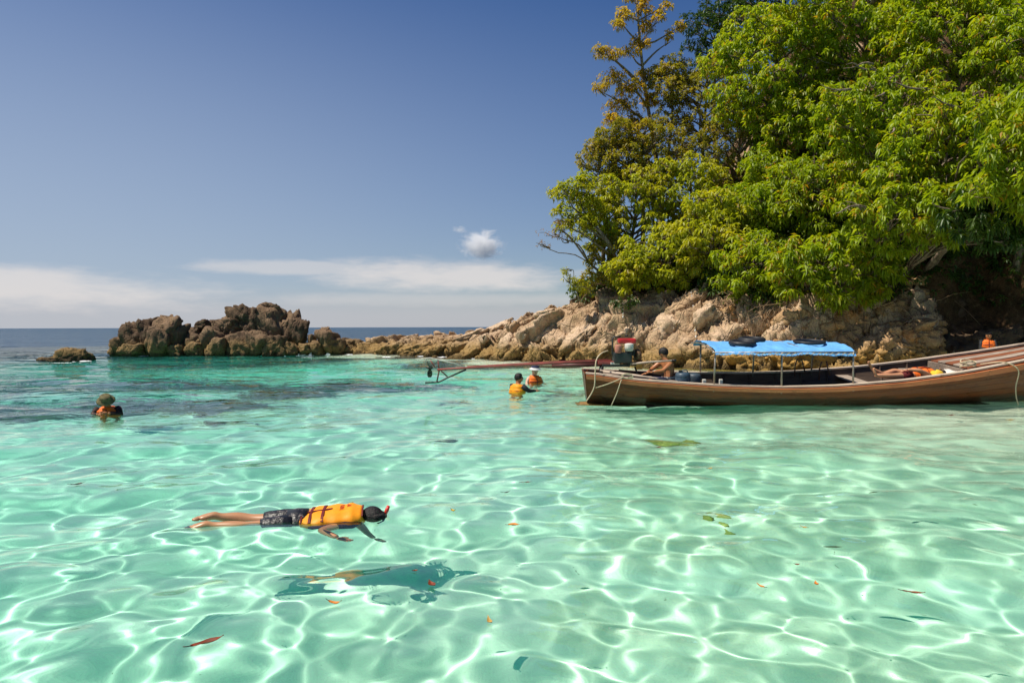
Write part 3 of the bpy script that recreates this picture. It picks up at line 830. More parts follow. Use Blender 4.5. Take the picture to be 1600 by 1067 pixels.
# (name, kind, label, px, py, depth or None = just in front of the hill, rx, ry, lobes, extra)
FOREST = [
    ('broadleaf_tree', 'dark', 'dark green tree top against the sky, right of the tall golden tree', 1122, 62, 40, 58, 62, 10, dict(length=.2, droop=.4, dens=.75)),
    ('broadleaf_tree', 'bright', 'fresh green tree whose crown bulges to the left at the top of the wood', 1215, 120, 33, 105, 110, 15, {}),
    ('broadleaf_tree', 'bright', 'bright green tree cut by the top edge, middle of the wood', 1345, 40, 31, 120, 95, 15, {}),
    ('broadleaf_tree', 'bright', 'bright green tree in the top right corner of the wood', 1500, 50, 28, 130, 100, 16, dict(bare=2)),
    ('broadleaf_tree', 'bright', 'green tree at the right edge, below the top right corner', 1600, 120, 25, 90, 120, 13, {}),
    ('broadleaf_tree', 'olive', 'dull olive tree below the dark tree top and right of the golden tree', 1105, 160, 37, 85, 75, 14, dict(length=.17, droop=.3)),
    ('broadleaf_tree', 'olive', 'brownish olive tree in the shaded hollow of the wood', 1150, 235, 35, 75, 62, 11, dict(length=.17, droop=.3, bare=3)),
    ('broadleaf_tree', 'olive', 'olive tree under the golden tree at the edge of the wood', 1005, 245, 35.5, 85, 62, 14, dict(length=.18, droop=.35, dens=1.3)),
    ('broadleaf_tree', 'bright', 'bright green tree with pale bare limbs in the middle of the wood', 1385, 185, 26.5, 115, 85, 16, dict(bare=6)),
    ('broadleaf_tree', 'bright', 'green tree with a long bare branch at the right of the wood', 1495, 225, 24, 115, 80, 15, dict(bare=6)),
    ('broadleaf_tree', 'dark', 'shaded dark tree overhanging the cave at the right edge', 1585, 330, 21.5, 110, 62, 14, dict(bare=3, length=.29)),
    ('broadleaf_tree', 'bright', 'rounded green tree right of the shaded hollow', 1270, 215, 32, 95, 80, 14, {}),
    ('broadleaf_tree', 'bright', 'broad leafy tree spreading over the middle of the slope', 1290, 320, 29, 120, 80, 17, dict(bare=3)),
    ('broadleaf_tree', 'bright', 'leafy tree in front of the hollow, above the blue boat canopy', 1195, 330, 31, 85, 85, 13, {}),
    ('broadleaf_tree', 'bright', 'tree with boughs reaching out left of the dark cave', 1405, 325, 24.0, 90, 72, 14, dict(bare=4)),
    ('broadleaf_tree', 'bright', 'low bough of bright leaves hanging over the tan cliff', 1310, 420, 25.5, 105, 60, 15, dict(length=.29)),
    ('broadleaf_tree', 'bright', 'low bright tree hanging over the cliff above the canopy posts', 1195, 420, 28, 85, 62, 13, dict(length=.23)),
    ('broadleaf_tree', 'lime', 'yellow green tree above the sunlit cliff edge', 1120, 370, 30.5, 75, 75, 12, {}),
    ('broadleaf_tree', 'lime', 'yellow green bush tree at the lower left of the wood', 1040, 400, 31.5, 75, 55, 12, {}),
    ('broadleaf_tree', 'lime', 'light green tree left of the wood behind the leaning bough', 985, 330, 34, 62, 70, 12, dict(length=.19)),
    ('broadleaf_tree', 'olive', 'dark olive bush beneath the leaning bough', 950, 415, 33, 42, 48, 9, dict(length=.18, droop=.4)),
    ('broadleaf_tree', 'lime', 'pale green tree in the centre left of the wood, below the olive trees', 1070, 300, 34, 68, 58, 11, {}),
    ('broadleaf_tree', 'lime', 'bright yellow green shrub at the cliff edge above the boat engine', 985, 425, 31, 42, 34, 8, dict(length=.2)),
    ('broadleaf_tree', 'lime', 'yellow green tree at the left edge of the wood, behind the leaning tree', 940, 335, 34, 48, 60, 10, dict(length=.19)),
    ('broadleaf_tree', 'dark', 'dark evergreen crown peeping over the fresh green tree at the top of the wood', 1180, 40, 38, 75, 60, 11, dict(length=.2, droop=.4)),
    ('broadleaf_tree', 'olive', 'narrow olive tree between the tall golden tree and the wood', 1050, 135, 37, 42, 52, 7, dict(length=.17, droop=.35, dens=.55)),
    ('broadleaf_tree', 'bright', 'green tree overhanging the boat bow from the right edge', 1650, 250, 20.5, 150, 130, 17, dict(length=.29)),
    ('broadleaf_tree', 'bright', 'leafy bough hanging low over the dark cave', 1510, 330, 22.5, 80, 45, 10, dict(length=.29, bare=3)),
    ('broadleaf_tree', 'olive', 'golden olive tree at the foot of the tall golden tree', 960, 255, 35.5, 55, 52, 11, dict(length=.18, droop=.4)),
]
# low undergrowth that covers the slope between the trees
hv2 = hsub[:, :, :].reshape(-1, 3)
rg = np.random.default_rng(77)
ok = np.where((hv2[:, 2] > 2.4) & (hv2[:, 1] > 24))[0]
pick = rg.choice(ok, 9000)
UP = hv2[pick] + np.stack([rg.normal(0, .2, 9000), rg.normal(-.15, .2, 9000), rg.uniform(0.0, .9, 9000)], 1)
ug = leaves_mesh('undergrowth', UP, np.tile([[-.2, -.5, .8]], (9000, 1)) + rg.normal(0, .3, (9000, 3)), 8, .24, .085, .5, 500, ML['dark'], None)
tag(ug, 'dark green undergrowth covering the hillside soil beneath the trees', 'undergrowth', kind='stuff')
for i, (nm, kd, lab, px, py, Y, rx, ry, n, kw) in enumerate(FOREST):
    hd = hill_depth(px, py)
    if hd is not None and Y > hd - .5: Y = hd - .5
    kw = dict(kw)
    tree(nm, lab, kd, auto_lobes(px, py, Y, rx, ry, n, i), group='trees on the wooded hill', **kw)

# tall golden tree at the edge of the wood
def lob(px, py, Y, rx, ry, dy=None):
    s_ = Y / F
    return (at(px, py, Y), (rx * s_, (dy or min(rx, ry) * .9) * s_, ry * s_))
tb = at(1030, 300, 37.5)
tree('tall_tree', 'tall sparse tree with golden yellow leaves standing out against the sky', 'gold',
     [lob(*a) for a in ((975, 30, 36.5, 20, 13), (1005, 18, 36.8, 16, 12), (1040, 16, 36.8, 9, 10), (965, 42, 36.2, 14, 9), (1010, 45, 37, 16, 12), (1028, 32, 36.8, 12, 11), (950, 88, 36, 24, 10), (982, 84, 36.4, 20, 10), (940, 80, 36, 16, 7),
                        (1002, 70, 36.8, 18, 12), (1035, 118, 37, 16, 15), (960, 125, 36.2, 24, 14), (985, 140, 36.5, 26, 15), (940, 140, 36, 16, 11), (1005, 120, 37, 16, 12), (970, 165, 36.4, 28, 14), (955, 190, 36, 20, 16), (990, 195, 36.6, 28, 18),
                        (1015, 160, 37, 22, 14), (965, 225, 36, 28, 14), (935, 230, 35.8, 18, 9), (1000, 230, 36.5, 30, 18), (1060, 45, 37.2, 12, 9), (1045, 62, 37, 9, 9), (995, 2, 36.8, 20, 9))],
     base=(tb.x, tb.y, ground(tb.x, tb.y) - .3), nl=8, length=.20, width=.055, droop=.6, dens=1.9, trunk_r=.17, group=None, inner=.15)
# small tree leaning out over the headland
hd = hill_depth(968, 425) or 33.0; tb = at(968, 425, hd + .1)
tree('leaning_tree', 'small bright green tree leaning left out over the headland rocks', 'lime',
     [lob(*a) for a in ((900, 290, 32, 24, 14), (878, 300, 31.8, 20, 13), (915, 278, 32.2, 16, 9), (905, 310, 32.3, 26, 12), (880, 330, 31.6, 20, 9), (905, 345, 32, 24, 12), (890, 352, 31.6, 24, 10), (925, 320, 32.6, 20, 14), (920, 350, 32.4, 18, 14))],
     base=(tb.x, tb.y, tb.z), nl=9, length=.22, width=.065, droop=.25, dens=2.0, trunk_r=.11, inner=.3)
hd = hill_depth(960, 432) or 33.0; tb = at(960, 432, hd + .1)
tree('dry_tree', 'leafless bough with dry pinkish twigs at the left edge of the wood', 'pale',
     [lob(*a) for a in ((862, 365, 31.5, 26, 8), (848, 382, 31.4, 18, 6), (875, 350, 31.4, 18, 9), (885, 372, 31.6, 16, 8))],
     base=(tb.x, tb.y, tb.z), nl=5, length=.13, width=.025, droop=.1, dens=1.6, trunk_r=.075, inner=.1)
tb = at(905, 470, 32.4)
tree('shrub', 'small light green shrub on top of the headland rocks, left of the wood', 'lime', [lob(*a) for a in ((902, 445, 32.2, 18, 11), (890, 436, 32, 10, 9), (915, 455, 32.3, 16, 9), (882, 424, 32, 5, 5))],
     base=(tb.x, tb.y, tb.z), nl=7, length=.16, width=.045, droop=.1, dens=2.0, trunk_r=.03, cat='shrub', inner=.1)
tb = at(975, 480, 30.8)
tree('shrub', 'dark leafy shrub growing from the rock face above the boat engine', 'dark', [lob(*a) for a in ((975, 477, 30.3, 16, 10), (990, 470, 30.3, 12, 9), (962, 472, 30.4, 10, 8))],
     base=(tb.x, tb.y, tb.z), nl=8, length=.16, width=.06, droop=.3, dens=1.6, trunk_r=.03, cat='shrub', inner=.1)
# ---------------------------------------------------------------- plain materials
def simple(name, col, rough=.6, spec=.4, metal=0.0, var=.25, scale=6.0, bump=.0, col2=None):
    m, k, out = new_mat(name)
    tc = k.n('ShaderNodeTexCoord').outputs['Object']
    n = k.noise(tc, scale, 5, .65)
    c2 = col2 or tuple(x * (1 - var * 1.6) for x in col)
    c = k.mix(k.ramp(n, .35, .72), col, c2)
    principled(k, out, c, k.ramp(n, .2, .8, max(rough - .12, 0.02), min(rough + .12, 1)), k.bump(n, .6, bump) if bump else None, spec, metal)
    return m
def wood(name, a, b, rough=.5, spec=.4, wear=None, wet=None):
    m, k, out = new_mat(name)
    tc = k.n('ShaderNodeTexCoord').outputs['Object']
    g = k.noise(k.scalevec(tc, (.9, 9, 9)), 2.2, 6, .65, .6)
    big = k.noise(k.scalevec(tc, (.5, 1.6, 1.6)), 1.3, 5, .65)
    rnd = k.n('ShaderNodeObjectInfo').outputs['Random']
    c = k.mix(k.ramp(k.m('ADD', g, k.m('MULTIPLY', k.m('SUBTRACT', rnd, .5), .25)), .3, .7), a, b)
    c = k.mix(k.ramp(big, .50, .74, 0, .75), c, tuple(x * .40 for x in a))
    if wear: c = k.mix(k.ramp(k.noise(tc, 5, 6, .75), .56, .72, 0, .8), c, wear)
    if wet is not None:
        sp_ = k.n('ShaderNodeSeparateXYZ'); k.l(tc, sp_.inputs[0])
        zz = k.m('ADD', sp_.outputs[2], k.m('MULTIPLY', k.m('SUBTRACT', k.noise(k.scalevec(tc, (1, 1, .3)), 3.0, 5, .7), .5), .22))
        c = k.mix(k.ramp(zz, wet, wet - .10, 0, .75), c, (0.018, .014, .008))      # weed and wet stain at the water line
        c = k.mix(k.ramp(k.noise(k.scalevec(tc, (.7, 6, 6)), 7, 6, .75), .62, .74, 0, .55), c, tuple(x * 1.7 for x in b))
    principled(k, out, c, k.ramp(g, .3, .7, rough - .1, rough + .15), k.bump(g, .35, .012), spec)
    return m
m_hull = wood('varnished_hull_wood', (0.095, 0.020, 0.0035), (0.170, 0.042, 0.007), .36, .36, (0.19, .07, .02), .22)
m_hull_in = wood('dark_inner_wood', (0.040, 0.028, 0.022), (0.095, 0.064, 0.046), .7, .2)
m_rail = wood('orange_painted_rail', (0.52, 0.13, 0.045), (0.62, 0.22, 0.085), .45, .4, (0.22, 0.07, .03))
m_cap = wood('weathered_cap_wood', (0.46, 0.36, 0.27), (0.58, 0.47, 0.37), .7, .2, (0.30, .17, .10))
m_grey_wood = wood('grey_deck_wood', (0.20, 0.15, 0.115), (0.36, 0.29, 0.23), .75, .2)
m_red_wood = wood('red_brown_deck_wood', (0.15, 0.045, 0.022), (0.24, 0.085, 0.04), .5, .35)
m_keel = wood('ochre_bottom_wood', (0.30, 0.17, 0.05), (0.40, 0.25, 0.09), .6, .3)
m_rope = simple('pale_rope', (0.62, 0.50, 0.33), .9, .1, scale=40)
m_tarp = simple('blue_tarpaulin', (0.15, 0.42, 0.78), .6, .25, scale=3.0, col2=(0.10, 0.30, 0.62), bump=.09)
m_black = simple('black_rubber', (0.018, 0.018, 0.020), .55, .4)
m_steel = simple('weathered_steel', (0.30, 0.27, 0.23), .5, .5, .5, col2=(0.22, .14, .09))
m_dsteel = simple('dark_engine_metal', (0.030, 0.036, 0.032), .5, .5, .4, col2=(0.055, .055, .05))
m_redpaint = simple('red_engine_paint', (0.56, 0.020, 0.022), .4, .5)
m_redshaft = simple('faded_red_shaft_paint', (0.34, 0.075, 0.06), .5, .4, scale=3, col2=(0.18, .055, .04))
m_offwhite = simple('offwhite_paint', (0.66, 0.62, 0.54), .55, .3)
m_yellowwood = simple('yellow_timber', (0.60, 0.33, 0.07), .6, .3)

# ---------------------------------------------------------------- the long-tail boat
BO = Vector((1.72, 15.35, 0.0))
HEEL = R(5.5)
BM = Matrix.Translation(BO) @ Matrix.Rotation(HEEL, 4, 'X')
bxk = [0, .5, 1.05, 2.5, 3.9, 5.1, 6.5, 7.8, 9.2, 10.5, 11.6, 12.5]
def bi(x, v): return float(np.interp(x, bxk, v))
def hb(x): return bi(x, [.30, .46, .62, .84, .96, 1.0, .98, .92, .78, .56, .30, .06])
def hg(x): return bi(x, [.72, .66, .61, .54, .51, .54, .645, .81, 1.04, 1.30, 1.58, 1.95])
def hk(x): return bi(x, [-.10, -.20, -.24, -.27, -.28, -.28, -.27, -.25, -.20, .0, .45, 1.45])
def smooth_arr(f, x): return (f(x - .25) + f(x) * 2 + f(x + .25)) / 4
def hull_pt(x, u, side, inset=0.0):
    b, g, k_ = smooth_arr(hb, x) - inset, smooth_arr(hg, x), smooth_arr(hk, x) + inset * 1.2
    y = max(b, .01) * (1 - u ** 2.4) ** 0.85 * (1 - .14 * u)
    return Vector((x - (.10 * (1 - u) if x < .2 else 0) , side * y, g - (g - k_) * u))
boat = thing('longtail_boat', 'long brown wooden boat with a blue canopy moored before the cliff', 'boat', BO)
XS = list(np.linspace(0, 12.5, 60))
def strip(name, u0, u1, side, mat, out_, thick=.025, x0=0, x1=12.5):
    vs = []; fs = []
    xs = [x for x in XS if x0 <= x <= x1]
    for x in xs:
        for (u, ins) in ((u0, -out_), (u1, -out_), (u1, thick), (u0, thick)):
            p = hull_pt(x, u, side, ins); p.z = hull_pt(x, u, side, 0).z if u < .97 else p.z
            vs.append(BM @ p)
    for i in range(len(xs) - 1):
        for j in range(4):
            a, b = i * 4 + j, i * 4 + (j + 1) % 4
            fs.append((a, b, b + 4, a + 4) if side < 0 else (b, a, a + 4, b + 4))
    fs.append((3, 2, 1, 0)); n = (len(xs) - 1) * 4; fs.append((n, n + 1, n + 2, n + 3))
    o = obj(name, vs, fs, mat, boat, smooth=False)
    return o
us = [.02, .24, .36, .48, .60, .72, .84]
for side in (-1, 1):
    for i, (a, b) in enumerate(zip(us[:-1], us[1:])):
        strip('plank', a + .002, b - .002, side, m_hull, .002 * (i % 2))
    strip('bottom_plank', .844, .999, side, m_keel, .0)
    strip('rub_rail', .045, .15, side, m_rail, .058)
# gunwale caps
for side in (-1, 1):
    vs = []; fs = []
    for x in XS:
        p = hull_pt(x, 0, side)
        for dy, dz in ((.006, -.020), (.006, .016), (-.085, .016), (-.085, -.020)):
            vs.append(BM @ Vector((p.x, p.y + side * dy, p.z + dz)))
    for i in range(len(XS) - 1):
        for j in range(4):
            a, b = i * 4 + j, i * 4 + (j + 1) % 4
            fs.append((a, b, b + 4, a + 4) if side > 0 else (b, a, a + 4, b + 4))
    fs.append((0, 1, 2, 3)); n = (len(XS) - 1) * 4; fs.append((n + 3, n + 2, n + 1, n))
    obj('gunwale', vs, fs, m_cap, boat, smooth=False)
# transom
vs = [BM @ hull_pt(0, u, s) for s in (-1, 1) for u in (0, .25, .5, .75, .93)]
vs += [v + Vector((-.03, 0, 0)) for v in vs]
fs = [(0, 1, 6, 5), (1, 2, 7, 6), (2, 3, 8, 7), (3, 4, 9, 8), (10, 15, 16, 11), (11, 16, 17, 12), (12, 17, 18, 13), (13, 18, 19, 14), (0, 5, 15, 10), (4, 14, 19, 9), (0, 10, 11, 1), (1, 11, 12, 2), (2, 12, 13, 3), (3, 13, 14, 4), (5, 6, 16, 15), (6, 7, 17, 16), (7, 8, 18, 17), (8, 9, 19, 18)]
obj('transom', vs, fs, m_hull, boat, smooth=False)
MB().box((.55, -.1, -.06), (1.7, .55, .06)).box((-.10, 0, -.03), (.20, .30, .05)).build('skeg', m_keel, boat, M=BM, bevel=.012)
MB().tube([(-.03, 0, .74), (-.02, 0, .4), (.04, 0, .0), (.1, 0, -.15)], .045, 6).build('stern_post', m_hull, boat, M=BM)
# ribs
for x in np.arange(.8, 11.4, .62):
    for side in (-1, 1):
        pts = [hull_pt(x, u, side, .05) for u in (.02, .2, .4, .6, .8, .95)]
        MB().tube([BM @ p for p in pts], .03, 4).build('rib', m_hull_in, boat)
# inner lining and floor
for side in (-1, 1):
    vs = []; fs = []
    xs = list(np.linspace(.3, 11.8, 40))
    for x in xs:
        for u in np.linspace(.03, .9, 8): vs.append(BM @ hull_pt(x, u, side, .045))
    fs = gridf(len(xs), 8)
    obj('inner_lining', vs, fs if side > 0 else fs[:, ::-1], m_hull_in, boat)
for j, y in enumerate((-.54, -.27, 0, .27, .54)):
    MB().box((4.9, y, -.02 + .01 * (j % 2)), (7.4, .25, .03)).build('floor_board', m_hull_in, boat, M=BM, bevel=.004)
for x, w_ in ((2.05, .26), (6.1, .3), (7.55, .3)):
    MB().box((x, 0, hg(x) - .18), (w_, hb(x) * 1.80, .04)).build('thwart', m_grey_wood, boat, M=BM, bevel=.008)
# stern deck boards and fore deck boards
for j in range(3):
    y = -.24 + .24 * j
    a, b = Vector((.15, y * .7, .62)), Vector((1.55, y * 1.25, .50))
    q = (b - a).to_track_quat('X', 'Z')
    MB().box((a + b) / 2, ((b - a).length, .21, .03), q).build('deck_board', m_grey_wood, boat, M=BM, bevel=.005)
for j in range(6):
    fr = (j - 2.5) / 2.5
    vs = []; xs = np.linspace(8.15, 12.1, 12)
    for x in xs:
        w_ = hb(x) * .92; y0, y1 = (j - 3) / 3 * w_ + .008, (j - 2) / 3 * w_ - .008; z = hg(x) - .05 + .03 * (1 - fr * fr)
        vs += [BM @ Vector((x, y0, z)), BM @ Vector((x, y1, z)), BM @ Vector((x, y1, z - .03)), BM @ Vector((x, y0, z - .03))]
    fs = [(i * 4 + k_, i * 4 + (k_ + 1) % 4, i * 4 + 4 + (k_ + 1) % 4, i * 4 + 4 + k_) for i in range(11) for k_ in range(4)] + [(3, 2, 1, 0), (44, 45, 46, 47)]
    obj('fore_deck_board', vs, [f[::-1] for f in fs], m_red_wood if j % 2 else m_grey_wood, boat, smooth=False)
MB().box((8.1, 0, hg(8.1) - .16), (.05, hb(8.1) * 1.8, .20)).build('bulkhead', m_grey_wood, boat, M=BM, bevel=.006)
for x in (2.42, 2.78):
    MB().box((x, -.60, .50), (.07, .07, .24)).build('mooring_bitt', m_offwhite, boat, M=BM, bevel=.01)
# canopy
for s, xs in ((-1, (2.57, 3.97, 5.47)), (1, (2.73, 4.0, 5.4))):
    for x in xs:
        p = hull_pt(x, 0, s)
        MB().tube([BM @ Vector((x, s * (abs(p.y) - .05), p.z - .15)), BM @ Vector((x, s * .86, 1.24))], .021, 8).build('canopy_post', m_steel, boat, smooth=True)
for s in (-1, 1):
    MB().tube([BM @ Vector((2.5, s * .86, 1.235)), BM @ Vector((5.55, s * .86, 1.235))], .017, 8).build('canopy_rail', m_steel, boat, smooth=True)
for x in (2.55, 3.55, 4.5, 5.5):
    MB().tube([BM @ Vector((x, y, 1.235 + .07 * (1 - (y / .86) ** 2))) for y in np.linspace(-.86, .86, 9)], .014, 6).build('canopy_bow', m_steel, boat, smooth=True)
ca, cb = 60, 31
X_, S_ = np.meshgrid(np.linspace(2.56, 5.52, ca), np.linspace(-1, 1, cb), indexing='ij')
Yc = S_ * .90; Zc = 1.262 + .07 * (1 - np.clip(np.abs(S_), 0, 1) ** 2)
Zc = Zc - .085 * sstep(np.abs(S_), .93, 1.0)
pp = np.stack([X_.ravel() * 1.3, Yc.ravel() * 1.3, Zc.ravel() * 0], 1)
sag = np.abs(np.sin((X_ - 2.55) / .983 * math.pi))
Zc = Zc - .022 * sag * (1 - S_ ** 2) + (.030 * fbm(pp * 2.6, 4, 8)).reshape(X_.shape) + (.005 * vnoise(pp * np.array([7, 2, 1]), 9)).reshape(X_.shape) * sstep(np.abs(S_), .6, 1)
top = np.stack([X_, Yc, Zc], -1).reshape(-1, 3)
low_ = top - np.array([0, 0, .006])
fs = gridf(ca, cb)
vv = np.array([(BM @ Vector(p))[:] for p in np.concatenate([top, low_])])
obj('canopy_tarp', vv, np.concatenate([fs, fs[:, ::-1] + ca * cb]), m_tarp, boat)
for s in (-1, 1):
    pts = []
    for i in range(45):
        x = 2.6 + i * .0653
        pts.append(BM @ Vector((x, s * (.915 if i % 2 else .885), 1.18 if i % 2 == 0 else 1.225)))
    MB().tube(pts, .007, 4).build('lacing_cord', m_rope, boat)
for x, y, hgt in ((4.98, .70, .40), (5.33, .20, .42)):
    z0 = .46
    MB().tube([BM @ Vector(p) for p in ((x - .07, y, z0), (x - .07, y, z0 + hgt * .6), (x - .03, y, z0 + hgt), (x + .08, y, z0 + hgt), (x + .12, y, z0 + hgt * .6), (x + .16, y - .03, z0 + .1))], .016, 6).build('ladder_hook', simple('rusty_tube', (0.16, .075, .05), .5, .4, .3), boat, smooth=True)

def bpos(x, y, z): return BM @ Vector((x, y, z))
# --- things on and in the boat
def tube_ring(label, c, R_, r, tilt=(0, 0, 1), flat=1.0):
    o = MB().ring(c, R_, r, tilt, flat=flat).build('inner_tube', m_black, None, smooth=True)
    tag(o, label, 'inner tube', 'black inner tubes on the canopy'); return o
nrm_ = (BM.to_3x3() @ Vector((0, 0, 1)))
tube_ring('black rubber inner tube on the blue canopy, nearest its left end', bpos(3.33, -.25, 1.365), .24, .052, nrm_)
tube_ring('black inner tube lying behind the first one on the blue canopy', bpos(3.78, .42, 1.365), .25, .050, nrm_)
tube_ring('flat black inner tube near the right end of the blue canopy', bpos(4.92, .02, 1.355), .31, .034, nrm_)
# jerrycan
jc = thing('jerrycan', 'big dark blue plastic drum behind the bare-backed boatman', 'drum', bpos(2.02, -.35, .36))
m_can = simple('blue_black_plastic', (0.030, 0.055, 0.085), .45, .4, scale=12, col2=(0.055, .085, .115))
MB().lathe(bpos(2.02, -.35, .36), [(.13, 0), (.165, .02), (.17, .1), (.165, .12), (.17, .14), (.17, .25), (.16, .27), (.165, .29), (.15, .35), (.11, .375)], 20, nrm_).build('body', m_can, jc, smooth=True)
MB().lathe(bpos(1.96, -.35, .733), [(.035, 0), (.035, .04), (.03, .045)], 12, nrm_).build('cap', m_black, jc, smooth=True)
MB().tube([bpos(2.0, -.35, .73), bpos(2.02, -.35, .78), bpos(2.10, -.35, .78), bpos(2.13, -.35, .73)], .014, 6).build('handle', m_can, jc, smooth=True)
o = MB().lathe(bpos(2.36, -.02, .30), [(.12, 0), (.15, .02), (.15, .30), (.13, .34), (.05, .36)], 16, nrm_).build('plastic_can', simple('grey_blue_plastic', (0.05, .075, .10), .5, .4), None, smooth=True)
tag(o, 'smaller dark can standing just right of the big blue drum', 'can')
# poles in the stern
for i, (a, b, r_, lab) in enumerate((((.25, .02, .72), (1.75, -.30, .55), .022, 'thin grey pole lying in the stern, nearest the middle of the boat'), ((.30, -.14, .72), (1.95, -.45, .53), .026, 'thick pale pole lying along the near side of the stern'), ((.7, .18, .70), (2.0, .1, .56), .018, 'dark stick lying on the far side of the stern'))):
    o = MB().tube([bpos(*a), (bpos(*a) + bpos(*b)) / 2 + Vector((0, 0, .008)), bpos(*b)], r_, 8).build('pole', (m_grey_wood, m_cap, m_hull_in)[i], None, smooth=True)
    tag(o, lab, 'pole', 'poles lying in the stern of the boat')
o = MB().box(bpos(4.72, -.30, .16), (.46, .34, .30)).build('cool_box', simple('blue_plastic', (0.05, .16, .42), .4, .5), None, bevel=.03)
tag(o, 'blue plastic box on the boat floor under the canopy', 'box')
# cloth in the bow
xs, ys = np.meshgrid(np.linspace(7.15, 8.05, 26), np.linspace(-.72, .1, 22), indexing='ij')
zz = .60 + .11 * (xs - 7.15) + .05 * fbm(np.stack([xs.ravel() * 3, ys.ravel() * 3, xs.ravel() * 0], 1), 4, 3).reshape(xs.shape)
zz = np.where(np.abs(ys + .3) > .36, zz - .05, zz)
vv = np.array([(BM @ Vector(p))[:] for p in np.stack([xs, ys, zz], -1).reshape(-1, 3)])
o = obj('cloth', np.concatenate([vv, vv - np.array([0, 0, .012])]), np.concatenate([gridf(26, 22), gridf(26, 22)[:, ::-1] + 26 * 22]), simple('white_cloth', (0.70, .66, .58), .9, .1, col2=(.55, .45, .40)))
tag(o, 'crumpled white cloth in the bow beside the lying person', 'cloth')
# --- ropes
def rope(label, pts, r=.011, n=26):
    P = [Vector(p) for p in pts]
    out_ = []
    for i in range(n):
        t = i / (n - 1) * (len(P) - 1); j = min(int(t), len(P) - 2); f = t - j
        p0, p1, p2, p3 = P[max(j - 1, 0)], P[j], P[j + 1], P[min(j + 2, len(P) - 1)]
        out_.append(.5 * ((2 * p1) + (-p0 + p2) * f + (2 * p0 - 5 * p1 + 4 * p2 - p3) * f * f + (-p0 + 3 * p1 - 3 * p2 + p3) * f ** 3))
    o = MB().tube(out_, r, 7).build('rope', m_rope, None, smooth=True)
    return tag(o, label, 'rope')
S = lambda px, py, d=0: at(px, py, 14.95 + d)
rope('thick pale rope hanging from the engine down past the stern to the water', [S(950, 548, .3), S(940, 552, .1), S(932, 562, -.1), S(930, 580, -.15), S(929, 602, -.15), S(924, 615, -.15), S(916, 627, -.2)], .014)
rope('thin rope crossing the hull from the stern post to the near rail', [S(931, 606, -.1), S(950, 600, -.35), S(969, 592, -.45), S(974, 588, -.33)], .010)
rope('thin rope hanging down the near side of the hull by the stern', [S(974, 588, -.30), S(970, 596, -.47), S(964, 614, -.47), S(957, 630, -.45), S(955, 634, -.4)], .010)
pts = [S(980 + 9 * math.cos(t) * (1 + .1 * math.sin(3 * t)), 589 + 3.2 * math.sin(t) - t * .15, -.30) for t in np.linspace(0, 14, 40)]
rope('small tangle of pale rope on the near rail by the stern', pts, .009, 120)
pts = [bpos(8.12 + .16 * math.cos(t), -.55 + .10 * math.sin(t), .88 + .004 * t + .03 * math.sin(t * 1.7)) for t in np.linspace(0, 30, 70)]
rope('coil of pale rope lying at the edge of the fore deck', pts, .012, 180)
rope('white bow rope hanging down the hull at the right edge', [bpos(8.35, -.60, .93), bpos(8.7, -.80, 1.00), bpos(8.95, -.90, .85), bpos(9.0, -.80, .45), bpos(9.12, -.75, .1), bpos(9.3, -.8, -.08)], .013)

# ---------------------------------------------------------------- engine with its long shaft
EY = 15.35
def e(px, py, dy=0.0): return at(px, py, EY + dy)
eng = thing('boat_engine', 'red topped engine at the stern with its long propeller shaft above the water', 'engine', e(970, 570))
MB().box(e(972, 559), (.40, .34, .24)).build('engine_block', m_dsteel, eng, bevel=.03)
for j in range(6):
    MB().box(e(979 + j * 2.1, 551), (.012, .30, .14)).build('cooling_fin', m_dsteel, eng, bevel=.003)
MB().box(e(979, 533), (.40, .26, .12)).build('fuel_tank', m_redpaint, eng, bevel=.04)
MB().lathe(e(979, 526), [(.035, 0), (.035, .03), (.02, .04)], 12).build('tank_cap', m_dsteel, eng, smooth=True)
MB().lathe(e(983, 549, -.12), [(.05, 0), (.095, .01), (.10, .08), (.10, .15), (.09, .17), (.03, .18)], 18).build('air_filter', m_offwhite, eng, smooth=True)
MB().lathe(e(966, 552, -.12), [(.07, 0), (.075, .02), (.075, .16), (.06, .19)], 16).build('oil_can', simple('faded_pink_paint', (0.50, .20, .14), .6, .3), eng, smooth=True)
MB().tube([e(960, 562), e(957, 553), e(957, 530), e(959, 527), e(970, 526)], .018, 8).build('exhaust_pipe', m_dsteel, eng, smooth=True)
MB().lathe(e(996, 555), [(.02, -.05), (.12, -.05), (.135, -.03), (.135, .03), (.12, .05), (.04, .05)], 22, (1, .25, .1)).build('flywheel', simple('rusty_iron', (0.20, .11, .06), .7, .3, .4), eng, smooth=True)
MB().box(e(962, 571), (.62, .16, .06)).box(e(990, 570), (.28, .22, .05)).build('engine_bed', m_dsteel, eng, bevel=.01)
MB().box(e(949, 567), (.42, .11, .075)).build('shaft_clamp', m_redshaft, eng, bevel=.012)
MB().box(e(961, 568, -.09), (.20, .05, .05)).build('clamp_plate', m_offwhite, eng, bevel=.008)
MB().tube([e(940, 572), e(939, 585), e(940, 592)], .05, 8).build('pivot_post', m_dsteel, eng, smooth=True)
MB().tube([e(992, 573), e(996, 584), e(999, 590)], .022, 6).build('prop_leg', m_dsteel, eng, smooth=True)
MB().box(e(999, 573, -.1), (.14, .05, .13)).build('bracket', m_yellowwood, eng, bevel=.015)
MB().tube([e(985, 569, -.12), e(1010, 566.5, -.22), e(1056, 563.5, -.35)], [.026, .023, .020], 8).build('tiller', m_cap, eng, smooth=True)
MB().tube([e(1050, 563.7, -.333), e(1057, 563.3, -.352)], .025, 8).build('tiller_grip', m_black, eng, smooth=True)
